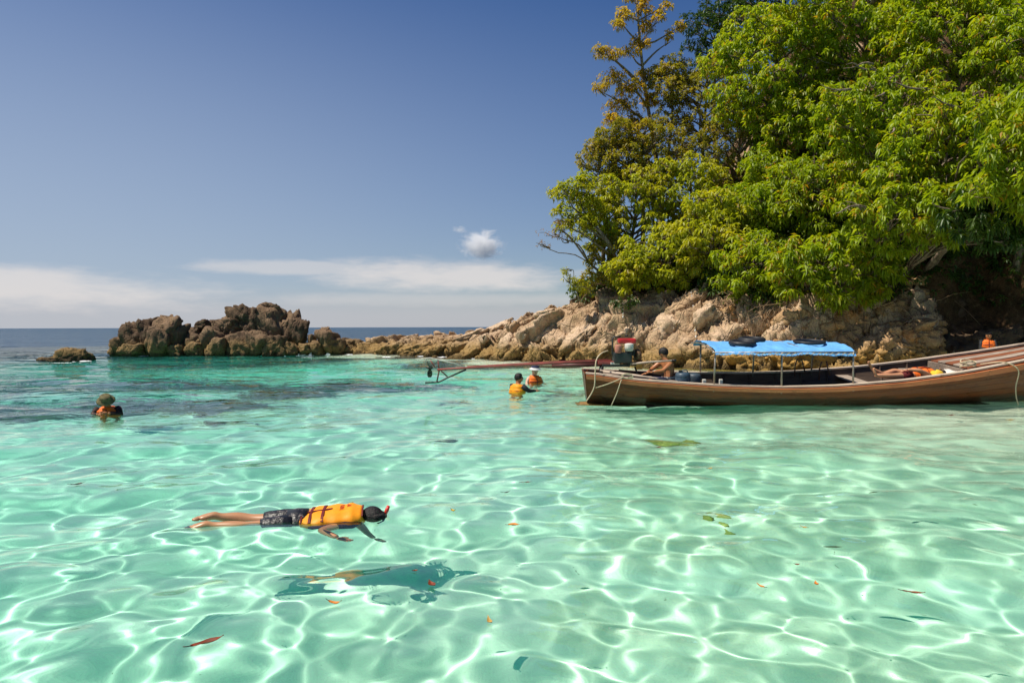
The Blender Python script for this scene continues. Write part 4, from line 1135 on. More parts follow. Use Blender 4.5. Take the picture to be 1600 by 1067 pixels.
MB().tube([e(955, 564), e(860, 567.5), e(725, 574.5), e(683, 577)], [.034, .032, .026, .024], 8).build('drive_shaft', m_redshaft, eng, smooth=True)
MB().tube([e(955, 569), e(862, 571.5)], .045, 8).build('shaft_housing', simple('dark_red_housing', (0.12, .03, .025), .5, .4), eng, smooth=True)
MB().tube([e(950, 561.5), e(860, 565), e(730, 572)], .012, 6).build('shaft_rod', m_redshaft, eng, smooth=True)
MB().tube([e(726, 572), e(700, 565), e(672, 558.5), e(666, 559), e(664, 566)], .014, 6).build('guard_rod', m_offwhite, eng, smooth=True)
MB().tube([e(728, 577), e(700, 589), e(685, 596.5), e(664, 597.5)], .022, 6).build('skeg_rod', m_dsteel, eng, smooth=True)
MB().tube([e(686, 578), e(682, 597)], .018, 6).tube([e(689, 579), e(699, 588)], .016, 6).build('skeg_strut', simple('brown_strut', (0.13, .05, .035), .6, .3), eng, smooth=True)
MB().tube([e(680, 574, 0), e(672, 562, 0)], .012, 5).tube([e(686, 577), e(684, 562)], .012, 5).build('guard_strut', m_redshaft, eng, smooth=True)
hub = e(671, 574)
MB().lathe(hub, [(.015, -.07), (.035, -.04), (.035, .05), (.02, .07)], 12, (1, 0, -.05)).build('propeller_hub', m_dsteel, eng, smooth=True)
for j in range(3):
    a = j * 2 * math.pi / 3 + .5
    vs = []
    for r_, w_, tw in ((.03, .05, .9), (.10, .15, .7), (.17, .17, .55), (.215, .10, .45)):
        d = Vector((0, math.cos(a), math.sin(a))); t_ = Vector((0, -math.sin(a), math.cos(a)))
        for s in (-.5, .5):
            vs.append(hub + d * r_ + (t_ * math.cos(tw) + Vector((1, 0, 0)) * math.sin(tw)) * (w_ * s))
    n = len(vs); vs += [v + Vector((.008, 0, 0)) for v in vs]
    fs = [(i, i + 1, i + 3, i + 2) for i in (0, 2, 4)] + [(n + i + 2, n + i + 3, n + i + 1, n + i) for i in (0, 2, 4)] + [(i, i + 2, n + i + 2, n + i) for i in (0, 2, 4)] + [(n + i + 1, n + i + 3, i + 3, i + 1) for i in (0, 2, 4)] + [(6, 7, n + 7, n + 6)]
    obj('propeller_blade', vs, fs, simple('bronze_green_blade', (0.055, .07, .045), .5, .5, .3), eng, smooth=False)
# ---------------------------------------------------------------- people
m_skin = simple('tanned_skin', (0.47, 0.235, 0.115), .34, .45, var=.10, scale=9)
m_skin_pale = simple('fair_skin', (0.60, 0.36, 0.25), .5, .35, var=.10, scale=9)
m_skin_dark = simple('brown_skin', (0.40, 0.155, 0.060), .45, .4, var=.12, scale=9)
m_hair = simple('black_hair', (0.014, 0.011, 0.010), .55, .35, scale=60, bump=.02)
m_vest_y = simple('yellow_orange_vest', (0.88, 0.315, 0.010), .6, .3, var=.12, scale=14, bump=.006)
m_vest_o = simple('orange_vest', (0.86, 0.165, 0.018), .6, .3, var=.12, scale=14, bump=.006)
m_strap = simple('dark_red_strap', (0.16, 0.018, 0.016), .6, .3)
m_print = simple('red_print', (0.55, 0.06, 0.02), .7, .2)
m_dark_cloth = simple('dark_brown_cloth', (0.040, 0.018, 0.016), .7, .25)
m_black_cloth = simple('black_cloth', (0.018, 0.018, 0.022), .7, .3)
m_eye = simple('dark_eye', (0.02, .015, .012), .3, .5)
m_lip = simple('lip_skin', (0.36, .13, .09), .5, .3)

def skin_body(name, joints, edges, root, mat, parent, sub=2, extra=None):
    names = list(joints); ix = {n: i for i, n in enumerate(names)}
    me = bpy.data.meshes.new(name + '_skeleton')
    me.from_pydata([tuple(joints[n][0]) for n in names], [(ix[a], ix[b]) for a, b in edges], [])
    tmp = bpy.data.objects.new(name + '_skeleton', me); COL.objects.link(tmp)
    sk = tmp.modifiers.new('Skin', 'SKIN'); sk.use_smooth_shade = True; sk.branch_smoothing = .6
    sv = me.skin_vertices[0].data if len(me.skin_vertices) else None
    for n in names:
        r_ = joints[n][1]
        g_ = 1.28 if n in ('head', 'crown') else 1.14
        r_ = tuple(x_ * g_ for x_ in r_) if hasattr(r_, '__len__') else r_ * g_
        sv[ix[n]].radius = (r_, r_) if not hasattr(r_, '__len__') else r_
        sv[ix[n]].use_root = (n == root)
    ss = tmp.modifiers.new('Subdivision', 'SUBSURF'); ss.levels = sub; ss.render_levels = sub
    dg = bpy.context.evaluated_depsgraph_get()
    m2 = bpy.data.meshes.new_from_object(tmp.evaluated_get(dg))
    bpy.data.objects.remove(tmp); bpy.data.meshes.remove(me)
    m2.name = name; m2.materials.clear()
    if extra is not None:
        bm = bmesh.new(); bm.from_mesh(m2)
        vs = [bm.verts.new(p) for p in extra.v]
        for f in extra.f:
            try: bm.faces.new([vs[i] for i in f])
            except ValueError: pass
        bm.to_mesh(m2); bm.free()
    m2.shade_smooth()
    return link(name, m2, mat, parent)

def frame(fwd, up):
    fwd = Vector(fwd).normalized(); up = Vector(up); left = up.cross(fwd).normalized(); up = fwd.cross(left).normalized()
    return Matrix((fwd, left, up)).transposed()        # columns: forward, left, up

def ellipsoid(mb, c, r, M3, n=14, k_=9, f=None):
    vs = []; fs = []
    for i in range(k_ + 1):
        t = math.pi * i / k_
        for j in range(n):
            a = 2 * math.pi * j / n
            p = Vector((math.sin(t) * math.cos(a), math.sin(t) * math.sin(a), math.cos(t)))
            if f: p = f(p)
            vs.append(Vector(c) + M3 @ Vector((p.x * r[0], p.y * r[1], p.z * r[2])))
    for i in range(k_):
        for j in range(n):
            fs.append((i * n + j, (i + 1) * n + j, (i + 1) * n + (j + 1) % n, i * n + (j + 1) % n))
    mb.add(vs, fs)

def add_hand(mb, wrist, direc, palm_n, s=1.0, curl=.5):
    """palm with five separate curled fingers, thumb leaving the side"""
    d = Vector(direc).normalized(); n = Vector(palm_n); n = (n - d * n.dot(d)).normalized(); t = d.cross(n)
    M3 = Matrix((d, t, n)).transposed()
    w = Vector(wrist)
    ellipsoid(mb, w + d * .05 * s, (.052 * s, .040 * s, .017 * s), M3, 10, 6)
    for i, (off, ln) in enumerate(((-.028, .060), (-.010, .072), (.010, .068), (.027, .052))):
        p = w + d * .088 * s + t * off * s; dd = d.copy(); pts = [p - d * .02 * s]; 
        for seg in range(4):
            pts.append(p.copy()); p = p + dd * (ln / 3 * s); dd = (dd - n * curl * .42).normalized()
        mb.tube(pts, [.0085 * s, .0088 * s, .008 * s, .0072 * s, .0055 * s], 6)
    p = w + d * .025 * s - t * .034 * s; dd = (d * .75 - t * .65 - n * .15).normalized(); pts = [p + t * .015 * s]
    for seg in range(3):
        pts.append(p.copy()); p = p + dd * .026 * s; dd = (dd + t * .25 + d * .1).normalized()
    mb.tube(pts, [.011 * s, .0105 * s, .0095 * s, .007 * s], 6)

def add_foot(mb, ankle, toe_dir, sole_n, s=1.0):
    d = Vector(toe_dir).normalized(); n = Vector(sole_n); n = (n - d * n.dot(d)).normalized(); t = d.cross(n)
    M3 = Matrix((d, t, n)).transposed(); a = Vector(ankle)
    ellipsoid(mb, a - d * .012 * s + n * .012 * s, (.040 * s, .033 * s, .032 * s), M3, 10, 6)
    ellipsoid(mb, a + d * .070 * s + n * .012 * s, (.11 * s, .040 * s, .028 * s), M3, 12, 7)
    for i in range(5):
        o_ = (i - 2) * .016 * s
        r_ = .012 * s if i else .016 * s
        p = a + d * (.145 - .008 * i) * s + t * o_ + n * .014 * s
        mb.tube([p, p + d * .022 * s, p + d * .040 * s], [r_, r_, r_ * .7], 6)

def add_face(mb, c, M3, s=1.0):
    """nose, ears, brow and lips on a head of radius ~0.1; M3 columns forward, left, up"""
    f = lambda x, y, z: Vector(c) + M3 @ (Vector((x, y, z)) * s)
    mb.tube([f(.088, 0, .025), f(.108, 0, -.005), f(.112, 0, -.018)], [.008 * s, .013 * s, .015 * s], 6)
    for y in (-1, 1):
        ellipsoid(mb, f(.0, y * .082, -.005), (.016 * s, .008 * s, .030 * s), M3, 8, 5)
        mb.tube([f(.088, y * .012, .033), f(.086, y * .035, .037), f(.070, y * .055, .030)], .009 * s, 5)

def vest_shell(name, path, up_dir, half_w, half_t, mat, parent, nseg=26, power=2.6):
    """a padded sleeve round the torso: path = centres from hem to collar; half_w/half_t per station"""
    vs = []; n = len(path)
    path = [Vector(p) for p in path]
    t0 = np.linspace(0, 1, n); n2 = 26; t1 = np.linspace(0, 1, n2)
    path = [Vector([float(np.interp(t, t0, [p[a] for p in path])) for a in range(3)]) for t in t1]
    half_w = list(np.interp(t1, t0, half_w)); half_t = list(np.interp(t1, t0, half_t)); n = n2
    for i in range(n):
        puff = 1 + .030 * math.sin(i * 1.05) if 2 < i < n - 3 else .97
        d = (path[min(i + 1, n - 1)] - path[max(i - 1, 0)]).normalized()
        up = Vector(up_dir); up = (up - d * up.dot(d)).normalized(); side = d.cross(up).normalized()
        for j in range(nseg):
            a = 2 * math.pi * j / nseg
            ca_, sa_ = math.cos(a), math.sin(a)
            x = math.copysign(abs(ca_) ** (2 / power), ca_) * half_w[i]; y = math.copysign(abs(sa_) ** (2 / power), sa_) * half_t[i]
            c_ = path[i] + side * x * puff + up * y * puff
            w_ = float(vnoise(np.array([[c_.x * 17, c_.y * 17, c_.z * 17]]), 3)[0]) * .007
            vs.append(c_ + (side * ca_ + up * sa_) * w_)
    fs = []
    for i in range(n - 1):
        for j in range(nseg):
            fs.append((i * nseg + j, i * nseg + (j + 1) % nseg, (i + 1) * nseg + (j + 1) % nseg, (i + 1) * nseg + j))
    fs.append(tuple(range(nseg))[::-1]); fs.append(tuple(range((n - 1) * nseg, n * nseg)))
    return obj(name, vs, fs, mat, parent)

# ---- the snorkeler
ax0 = Vector((-1.93, 6.03, 0)); dirx = Vector((.985, .172, 0)).normalized(); sidev = Vector((-dirx.y, dirx.x, 0))   # along the body, far side
def sp_(a, b, z): return Vector((-1.55, 6.10, 0)) + dirx * (a + 1.55) + sidev * b + Vector((0, 0, z))     # a = old x coordinate along the body
snork = thing('person', 'snorkeler floating face down in a yellow orange life vest and black patterned shorts', 'person', sp_(-1.6, 0, 0))
J = {'hips': (sp_(-1.95, 0, .015), (.10, .125)), 'waist': (sp_(-1.80, 0, .02), (.095, .12)), 'chest': (sp_(-1.58, 0, .03), (.115, .15)), 'neckb': (sp_(-1.42, 0, .045), .075), 'neck': (sp_(-1.355, 0, .03), .06),
     'head': (sp_(-1.275, -.005, .015), (.088, .088)), 'crown': (sp_(-1.19, -.01, .0), .070),
     'shn': (sp_(-1.46, -.17, .0), .062), 'eln': (Vector((-1.625, 5.735, .012)), .042), 'wrn': (Vector((-1.435, 5.555, .022)), .029),
     'shf': (sp_(-1.46, .17, .0), .062), 'elf': (sp_(-1.42, .10, -.27), .040), 'wrf': (sp_(-1.26, -.12, -.42), .027),
     'hn': (sp_(-1.98, -.085, .01), .085), 'tn': (sp_(-2.12, -.085, .01), .075), 'kn': (sp_(-2.34, -.075, .015), .052), 'cn': (sp_(-2.44, -.07, .03), .054), 'an': (sp_(-2.62, -.07, .050), .029), 'en': (sp_(-2.66, -.07, .066), .036), 'mn': (sp_(-2.72, -.072, .050), (.048, .030)), 'bn': (sp_(-2.80, -.076, .045), (.052, .018)),
     'hf': (sp_(-1.98, .085, .01), .085), 'tf': (sp_(-2.12, .085, .015), .075), 'kf': (sp_(-2.34, .10, .035), .052), 'cf': (sp_(-2.44, .105, .06), .054), 'af': (sp_(-2.59, .080, .085), .029), 'ef': (sp_(-2.63, .078, .104), .036), 'mf': (sp_(-2.69, .070, .092), (.048, .030)), 'bf': (sp_(-2.77, .050, .090), (.052, .018))}
E_ = [('hips', 'waist'), ('waist', 'chest'), ('chest', 'neckb'), ('neckb', 'neck'), ('neck', 'head'), ('head', 'crown'), ('chest', 'shn'), ('shn', 'eln'), ('eln', 'wrn'), ('chest', 'shf'), ('shf', 'elf'), ('elf', 'wrf'),
      ('hips', 'hn'), ('hn', 'tn'), ('tn', 'kn'), ('kn', 'cn'), ('cn', 'an'), ('an', 'en'), ('en', 'mn'), ('mn', 'bn'), ('hips', 'hf'), ('hf', 'tf'), ('tf', 'kf'), ('kf', 'cf'), ('cf', 'af'), ('af', 'ef'), ('ef', 'mf'), ('mf', 'bf')]
x = MB()
add_hand(x, Vector((-1.435, 5.555, .022)), (.85, -.50, .02), (0.1, .1, 1), 1.0, -.2)
add_hand(x, sp_(-1.26, -.12, -.42), (.8, -.3, -.3), (0, .3, 1), .95, .3)
for c_, tw in ((sp_(-2.80, -.076, .045), 0.0), (sp_(-2.77, .050, .090), -.20)):      # toes
    for i in range(5):
        p = c_ + sidev * ((i - 2) * .019) + dirx * (.006 * abs(i - 1))
        d_ = (-dirx + sidev * tw).normalized()
        x.tube([p + dirx * .02, p + d_ * .018, p + d_ * .036], [.012 if i else .014, .011 if i else .013, .007], 6)
Mh = frame((0.1, -.05, -1), dirx)
add_face(x, sp_(-1.265, -.005, .01), Mh, .95)
skin_body('body', J, E_, 'hips', m_skin, snork, 2, x)
# hair cap
hm = MB()
ellipsoid(hm, sp_(-1.268, -.005, .026), (.112, .106, .112), frame(dirx, (0, 0, 1)), 20, 12)
for j in range(120):
    rgx = random.Random(j); a = rgx.uniform(-1.4, 1.4); b = rgx.uniform(-.02, .1)
    c_ = sp_(-1.268, -.005, .028)
    p0 = c_ + dirx * (.085 * math.cos(a)) + sidev * (.085 * math.sin(a)) + Vector((0, 0, .05))
    p1 = c_ + dirx * (.122 * math.cos(a) + .01) + sidev * (.118 * math.sin(a)) + Vector((0, 0, -.02 + b * .3))
    hm.tube([p0, (p0 + p1) / 2 + Vector((0, 0, .014)), p1], [.009, .008, .002], 4)
hm.build('hair', m_hair, snork, smooth=True)
hw = [.225, .245, .245, .235, .225, .225, .17]; htk = [.10, .112, .115, .12, .12, .115, .09]
vpath = [sp_(a, 0, z) for a, z in ((-1.875, .005), (-1.80, .012), (-1.70, .02), (-1.60, .025), (-1.50, .03), (-1.42, .035), (-1.345, .045))]
vest = vest_shell('life_vest', vpath, (0, 0, 1), hw, htk, m_vest_y, snork, 32)
def on_vest(a, b, lift=.004):
    """point on top of the vest at station a along the body and b across"""
    w_ = np.interp(a, [-1.875, -1.80, -1.70, -1.60, -1.50, -1.42, -1.345], hw); t_ = np.interp(a, [-1.875, -1.80, -1.70, -1.60, -1.50, -1.42, -1.345], htk)
    z0 = np.interp(a, [-1.875, -1.345], [.008, .042])
    y = min(abs(b) / w_, .995)
    return sp_(a, b, z0 + t_ * (1 - y ** 2.6) ** (1 / 2.6) + lift)
def strap(name, pts, w_, mat, parent, nrm=(0, 0, 1)):
    """a flat band with thickness along points"""
    vs = []; fs = []
    for i, p in enumerate(pts):
        d = (pts[min(i + 1, len(pts) - 1)] - pts[max(i - 1, 0)]).normalized(); s = d.cross(Vector(nrm)).normalized(); u = s.cross(d).normalized()
        for a, b in ((-.5, 0), (.5, 0), (.5, -1), (-.5, -1)): vs.append(p + s * (a * w_) + u * (b * .010))
    for i in range(len(pts) - 1):
        for j in range(4): fs.append((i * 4 + j, i * 4 + (j + 1) % 4, i * 4 + 4 + (j + 1) % 4, i * 4 + 4 + j))
    return obj(name, vs, fs, mat, parent, smooth=False)
for a in (-1.79, -1.685):
    strap('strap', [on_vest(a + .02 * b, b, .006) for b in np.linspace(-.228, .2, 17)], .022, m_strap, snork, (dirx.x * .0, 0, 1))
strap('strap', [on_vest(a, -.055, .009) for a in np.linspace(-1.86, -1.61, 8)], .020, m_strap, snork)
# red print on the back of the vest (two rows of small strokes)
pr = MB()
rgp = random.Random(4)
for row, a0 in ((0, -1.545), (1, -1.485)):
    b = -.10 if row == 0 else -.03
    for gidx in range(5 if row == 0 else 4):
        h_ = .040
        q = [(0, 0), (.0, .012), (h_, .012)] if gidx % 3 == 0 else ([(h_, 0), (0, 0), (0, .016), (h_, .016)] if gidx % 3 == 1 else [(0, 0), (h_ * .9, .0), (h_, .012), (h_ * .5, .014), (0, .018)])
        pr.tube([on_vest(a0 + u_ * .9, b + v_, .0005) for u_, v_ in q], .0019, 4)
        b += .029
pr.build('vest_print', m_print, snork)
# dark sleeve and side of the shirt, shorts
x = MB()
x.tube([sp_(-1.43, -.14, .01), sp_(-1.46, -.20, -.01), Vector((-1.53, 5.855, .01))], [.085, .076, .060], 14)
x.tube([sp_(-1.43, .14, .01), sp_(-1.46, .20, -.02), sp_(-1.40, .235, -.12)], [.085, .076, .058], 14)
x.build('shirt', m_dark_cloth, snork, smooth=True)
m_shorts, k, out = new_mat('black_patterned_shorts')
tc = k.n('ShaderNodeTexCoord').outputs['Object']
v_ = k.ramp(k.noise(tc, 26, 2, .5, 1.5), .60, .66)
principled(k, out, k.mix(k.m('MULTIPLY', v_, .75), (0.012, 0.012, 0.014), (0.26, 0.22, 0.20)), .45, k.bump(k.noise(tc, 14, 3, .6), .6, .03), .5)
x = MB()
x.tube([sp_(-1.83, 0, .01), sp_(-1.92, 0, .012), sp_(-2.0, 0, .01)], [.175, .18, .165], 18, flat=.75)
for s, z in ((-1, .0), (1, .008)):
    x.tube([sp_(-1.95, s * .085, z + .01), sp_(-2.05, s * .09, z + .012), sp_(-2.17, s * .095, z + .005), sp_(-2.20, s * .097, z)], [.105, .105, .10, .098], 16)
x.build('shorts', m_shorts, snork, smooth=True)
x = MB()
x.tube([sp_(-1.22, -.075, -.09), sp_(-1.17, -.085, -.02), sp_(-1.145, -.02, .06)], .011, 8)
x.build('snorkel', m_black, snork, smooth=True)
MB().tube([sp_(-1.155, .03, .045), sp_(-1.135, .05, .085), sp_(-1.120, .06, .12)], [.014, .019, .015], 8).build('snorkel_tip', simple('red_plastic', (0.75, .05, .03), .4, .5), snork, smooth=True)

# ---- people standing or floating upright in the water
def upright(label, X, Y, zs, face, skin, vest_mat, lean=0.0, head_turn=0.0, head_down=0.0, arm_l=None, arm_r=None, sleeve=None, hat=None, hair=True, depth=1.1, s=1.0, cat='person', vest=True, print_=True, hair_long=False):
    """zs = shoulder height above the water"""
    root = thing('person', label, cat, (X, Y, 0))
    fx, fy = math.cos(face), math.sin(face)
    fwd = Vector((fx, fy, 0)); left = Vector((-fy, fx, 0)); up = Vector((0, 0, 1))
    sh = Vector((X, Y, zs))
    up2 = (up + fwd * lean).normalized()
    pel = sh - up2 * .46 * s
    L = lambda base, f, l, u: base + fwd * f * s + left * l * s + up2 * u * s
    J = {'pel': (pel, (.13 * s, .10 * s)), 'waist': (L(pel, 0, 0, .16), (.12 * s, .09 * s)), 'chest': (L(sh, -.01, 0, -.12), (.14 * s, .105 * s)), 'nb': (L(sh, 0, 0, .03), .065 * s)}
    hd = (up2 + fwd * math.sin(head_down)).normalized()
    neck = L(sh, .01, 0, .065); head = neck + hd * .080 * s + fwd * .02 * s; crown = head + hd * .085 * s
    J.update({'neck': (neck, .052 * s), 'head': (head, .082 * s), 'crown': (crown, .070 * s)})
    E2 = [('pel', 'waist'), ('waist', 'chest'), ('chest', 'nb'), ('nb', 'neck'), ('neck', 'head'), ('head', 'crown')]
    ex = MB()
    for nm, sg, arm in (('l', 1, arm_l), ('r', -1, arm_r)):
        S_ = L(sh, 0, sg * .17, -.03)
        arm = arm or ((.05, .24, -.30), (.25, .20, -.42))
        el_ = L(sh, arm[0][0], sg * arm[0][1], arm[0][2]); wr = L(sh, arm[1][0], sg * arm[1][1], arm[1][2])
        J.update({'s' + nm: (S_, .058 * s), 'e' + nm: (el_, .038 * s), 'w' + nm: (wr, .026 * s)})
        E2 += [('chest', 's' + nm), ('s' + nm, 'e' + nm), ('e' + nm, 'w' + nm)]
        add_hand(ex, wr, wr - el_, left * sg + up * .4, .95 * s, .5)
        hip = L(pel, 0, sg * .09, -.04); kn = L(pel, .08, sg * .11, -.46); an = L(pel, -.02, sg * .11, -.88)
        J.update({'h' + nm: (hip, .085 * s), 'k' + nm: (kn, .055 * s), 'a' + nm: (an, .033 * s)})
        E2 += [('pel', 'h' + nm), ('h' + nm, 'k' + nm), ('k' + nm, 'a' + nm)]
        add_foot(ex, an - up * .06 * s, fwd, up, .95 * s)
    hf = fwd * math.cos(head_turn) + left * math.sin(head_turn) - up * math.sin(head_down)
    M3 = frame(hf, hd)
    add_face(ex, head + hd * .02 * s, M3, .95 * s)
    skin_body('body', J, E2, 'pel', skin, root, 2, ex)
    f = lambda a, b, c: head + hd * .02 * s + M3 @ (Vector((a, b, c)) * s)
    for y in (-1, 1):
        m_ = MB(); ellipsoid(m_, f(.080, y * .034, .012), (.010 * s, .016 * s, .010 * s), M3, 8, 5); m_.build('eye', m_eye, root, smooth=True)
    m_ = MB(); ellipsoid(m_, f(.082, 0, -.052), (.012 * s, .026 * s, .010 * s), M3, 8, 5); m_.build('mouth', m_lip, root, smooth=True)
    if hair:
        m_ = MB()
        def cut(p):
            return p if not (p.x > .25 and p.z < .45) else Vector((p.x * .78, p.y * .9, p.z))
        ellipsoid(m_, f(-.014, 0, .030), (.112 * s, .100 * s, .108 * s), M3, 18, 12, cut)
        if hair_long: ellipsoid(m_, f(-.05, 0, -.05), (.065 * s, .085 * s, .10 * s), M3, 14, 8)
        m_.build('hair', m_hair, root, smooth=True)
    if hat: hat(root, f, M3, s)
    if vest:
        path = [L(sh, 0, 0, u) for u in (-.44, -.36, -.24, -.12, -.03, .025)]
        vest_shell('life_vest', path, fwd, [.19 * s, .205 * s, .21 * s, .205 * s, .18 * s, .115 * s], [.15 * s, .165 * s, .17 * s, .165 * s, .14 * s, .10 * s], vest_mat, root, 24)
        def vp(l, u, front=1):
            w_ = .21 * s; t_ = np.interp(u, [-.44, -.36, -.24, -.12, -.03, .025], [.15, .165, .17, .165, .14, .10]) * s
            return sh + up2 * u * s + left * l * s + fwd * front * (t_ * (1 - min(abs(l * s) / w_, .99) ** 2.6) ** (1 / 2.6) + .004)
        for u in (-.14, -.27):
            strap('strap', [vp(l, u, 1) for l in np.linspace(-.19, .19, 11)], .03 * s, m_strap, root, fwd)
            strap('strap', [vp(l, u, -1) for l in np.linspace(-.19, .19, 11)], .03 * s, m_strap, root, -fwd)
        strap('zip', [vp(0, u, 1) + fwd * .003 for u in np.linspace(-.42, -.01, 8)], .022 * s, m_strap, root, fwd)
    if sleeve:
        for nm, sg in (('l', 1), ('r', -1)):
            a, b, c = J['s' + nm][0], J['e' + nm][0], J['w' + nm][0]
            MB().tube([a - (b - a) * .12, a.lerp(b, .5), b, b.lerp(c, .85)], [.078 * s, .064 * s, .052 * s, .040 * s], 12).build('sleeve', sleeve, root, smooth=True)
    return root

def boonie(root, f, M3, s):
    m = simple('olive_hat_cloth', (0.16, .135, .065), .85, .15, scale=22, col2=(0.06, .055, .03))
    up = M3 @ Vector((0, 0, 1))
    MB().lathe(f(-.005, 0, .055), [(.165 * s, -.035 * s), (.15 * s, -.012 * s), (.108 * s, .0), (.105 * s, .05 * s), (.09 * s, .075 * s), (.03 * s, .085 * s)], 22, up).build('hat', m, root, smooth=True)
def white_cap(root, f, M3, s):
    m = simple('white_cap_cloth', (0.75, .72, .70), .8, .2)
    m2 = simple('navy_cap_crown', (0.035, .04, .09), .8, .2)
    up = M3 @ Vector((0, 0, 1))
    MB().lathe(f(-.005, 0, .055), [(.105 * s, -.01), (.108 * s, .02 * s), (.098 * s, .06 * s), (.06 * s, .085 * s), (.01, .09 * s)], 20, up).build('cap', m2, root, smooth=True)
    MB().lathe(f(.0, 0, .050), [(.165 * s, -.030 * s), (.16 * s, -.018 * s), (.112 * s, .012 * s), (.112 * s, .022 * s)], 22, up, sx=1.0, sy=1.05).build('brim', m, root, smooth=True)
upright('swimmer in an olive brimmed hat and orange vest, alone on the far left', -8.02, 13.5, .115, math.radians(-72), m_skin_dark, m_vest_o, lean=.16, head_down=.75, head_turn=.2, arm_l=((.12, .25, -.12), (.27, .06, -.07)), arm_r=((.10, .24, -.13), (.26, .10, -.09)), sleeve=m_dark_cloth, hat=boonie, hair=True, hair_long=True, s=1.02)
upright('black haired swimmer with a yellow orange vest on the back, left one of the pair', .15, 17.7, .19, math.radians(48), m_skin_dark, m_vest_y, lean=.12, head_turn=-.5, sleeve=m_black_cloth, arm_r=((.10, .30, -.14), (.34, .32, -.16)), s=1.05)
upright('swimmer in a white brimmed cap and red orange vest, right one of the pair', .66, 20.2, .235, math.radians(-65), m_skin_pale, m_vest_o, lean=.02, head_turn=-.4, head_down=.1, hat=white_cap, arm_r=((.06, .26, -.20), (.24, .28, -.22)), s=1.12)
ps = upright('person in dark sleeves and an orange vest wading behind the bow of the boat', 15.35, 22.0, 1.22, math.radians(-115), m_skin_dark, m_vest_o, lean=.06, head_turn=.1, head_down=.2, sleeve=m_black_cloth,
             arm_l=((.10, .22, -.26), (.26, .08, -.30)), arm_r=((.10, .22, -.26), (.26, .08, -.28)), s=1.0)
# snorkel stick of the left swimmer of the pair
# ---- the boatman, bare backed, sitting and reaching to the left
bmn = thing('person', 'shirtless black haired boatman sitting in the stern and reaching left', 'person', at(1046, 592, 15.15))
by = 15.15
def q(px, py, dy=0.0): return at(px, py, by + dy)
J = {'pel': (q(1046, 595), (.13, .10)), 'waist': (q(1046, 585), (.115, .085)), 'chest': (q(1042.5, 571), (.15, .11)), 'nb': (q(1040, 563.5), .07), 'neck': (q(1038.5, 559, .03), .052), 'head': (q(1036.5, 553.5, .05), .082), 'crown': (q(1036, 548.5, .05), .072),
     'sl': (q(1033, 566, .14), .062), 'el': (q(1020, 576, .10), .042), 'wl': (q(1011, 583, -.05), .028),
     'sr': (q(1050, 567, -.10), .062), 'er': (q(1036, 580, -.26), .042), 'wr': (q(1021, 581.5, -.28), .028),
     'hl': (q(1042, 597, .12), .085), 'kl': (q(1014, 594, .2), .06), 'al': (q(1012, 614, .2), .036), 'hr': (q(1042, 597, -.08), .085), 'kr': (q(1014, 595, -.08), .06), 'ar': (q(1012, 614, -.05), .036)}
E2 = [('pel', 'waist'), ('waist', 'chest'), ('chest', 'nb'), ('nb', 'neck'), ('neck', 'head'), ('head', 'crown'), ('chest', 'sl'), ('sl', 'el'), ('el', 'wl'), ('chest', 'sr'), ('sr', 'er'), ('er', 'wr'), ('pel', 'hl'), ('hl', 'kl'), ('kl', 'al'), ('pel', 'hr'), ('hr', 'kr'), ('kr', 'ar')]
x = MB()
add_hand(x, q(1011, 583, -.05), (-1, -.1, -.3), (0, 0, 1), .95, .5); add_hand(x, q(1021, 581.5, -.28), (-1, .1, -.1), (0, 0, 1), .95, .5)
add_foot(x, q(1012, 615.5, .2), (-1, 0, 0), (0, 0, 1)); add_foot(x, q(1012, 615.5, -.05), (-1, 0, 0), (0, 0, 1))
Mh = frame((-.85, .45, -.25), (0, 0, 1)); add_face(x, q(1036.5, 552.5, .05), Mh, .95)
skin_body('body', J, E2, 'pel', m_skin_dark, bmn, 2, x)
m_ = MB(); ellipsoid(m_, q(1036.8, 550.5, .05), (.110, .100, .110), Mh, 18, 12); m_.build('hair', m_hair, bmn, smooth=True)
m_ = MB().tube([q(1046, 590.5), q(1046, 596)], [.15, .16], 16)
m_.tube([q(1043, 597, .12), q(1018, 594.5, .19)], [.11, .09], 12).tube([q(1043, 597, -.08), q(1018, 595, -.09)], [.11, .09], 12)
m_.build('shorts', simple('dark_blue_shorts', (0.03, .03, .06), .7, .2), bmn, smooth=True)
strap('waistband', [q(1046 + 11.5 * math.cos(a), 590 , 0) + Vector((0, .16 * math.sin(a), 0)) for a in np.linspace(0, 2 * math.pi, 20)], .035, m_offwhite, bmn, (1, .01, .01))

# ---- the person lying in the boat
lie = thing('person', 'barefoot person in an orange vest lying in the boat with legs over the rail', 'person', at(1430, 588, 14.9))
ly = 14.85
def q(px, py, dy=0.0): return at(px, py, ly + dy)
J = {'pel': (q(1424, 589, .10), (.13, .11)), 'waist': (q(1434, 588, .12), (.12, .10)), 'chest': (q(1448, 587, .14), (.15, .115)), 'nb': (q(1458, 586, .16), .07), 'neck': (q(1463, 586, .17), .05), 'head': (q(1469, 585.5, .18), .082), 'crown': (q(1475, 585.5, .18), .07),
     'hl': (q(1421, 589, -.02), .085), 'kl': (q(1396, 589, -.22), .056), 'cl': (q(1386, 588.5, -.26), .052), 'al': (q(1369, 588, -.30), .034),
     'hr': (q(1421, 588, .22), .085), 'kr': (q(1398, 581, .25), .056), 'cr': (q(1380, 587, .1), .052), 'ar': (q(1362, 577, -.02), .034),
     'sl': (q(1452, 588, -.05), .062), 'el': (q(1436, 580, -.16), .042), 'wl': (q(1418, 579, -.10), .028), 'sr': (q(1452, 586, .32), .062), 'er': (q(1440, 578, .36), .042), 'wr': (q(1424, 578, .28), .028)}
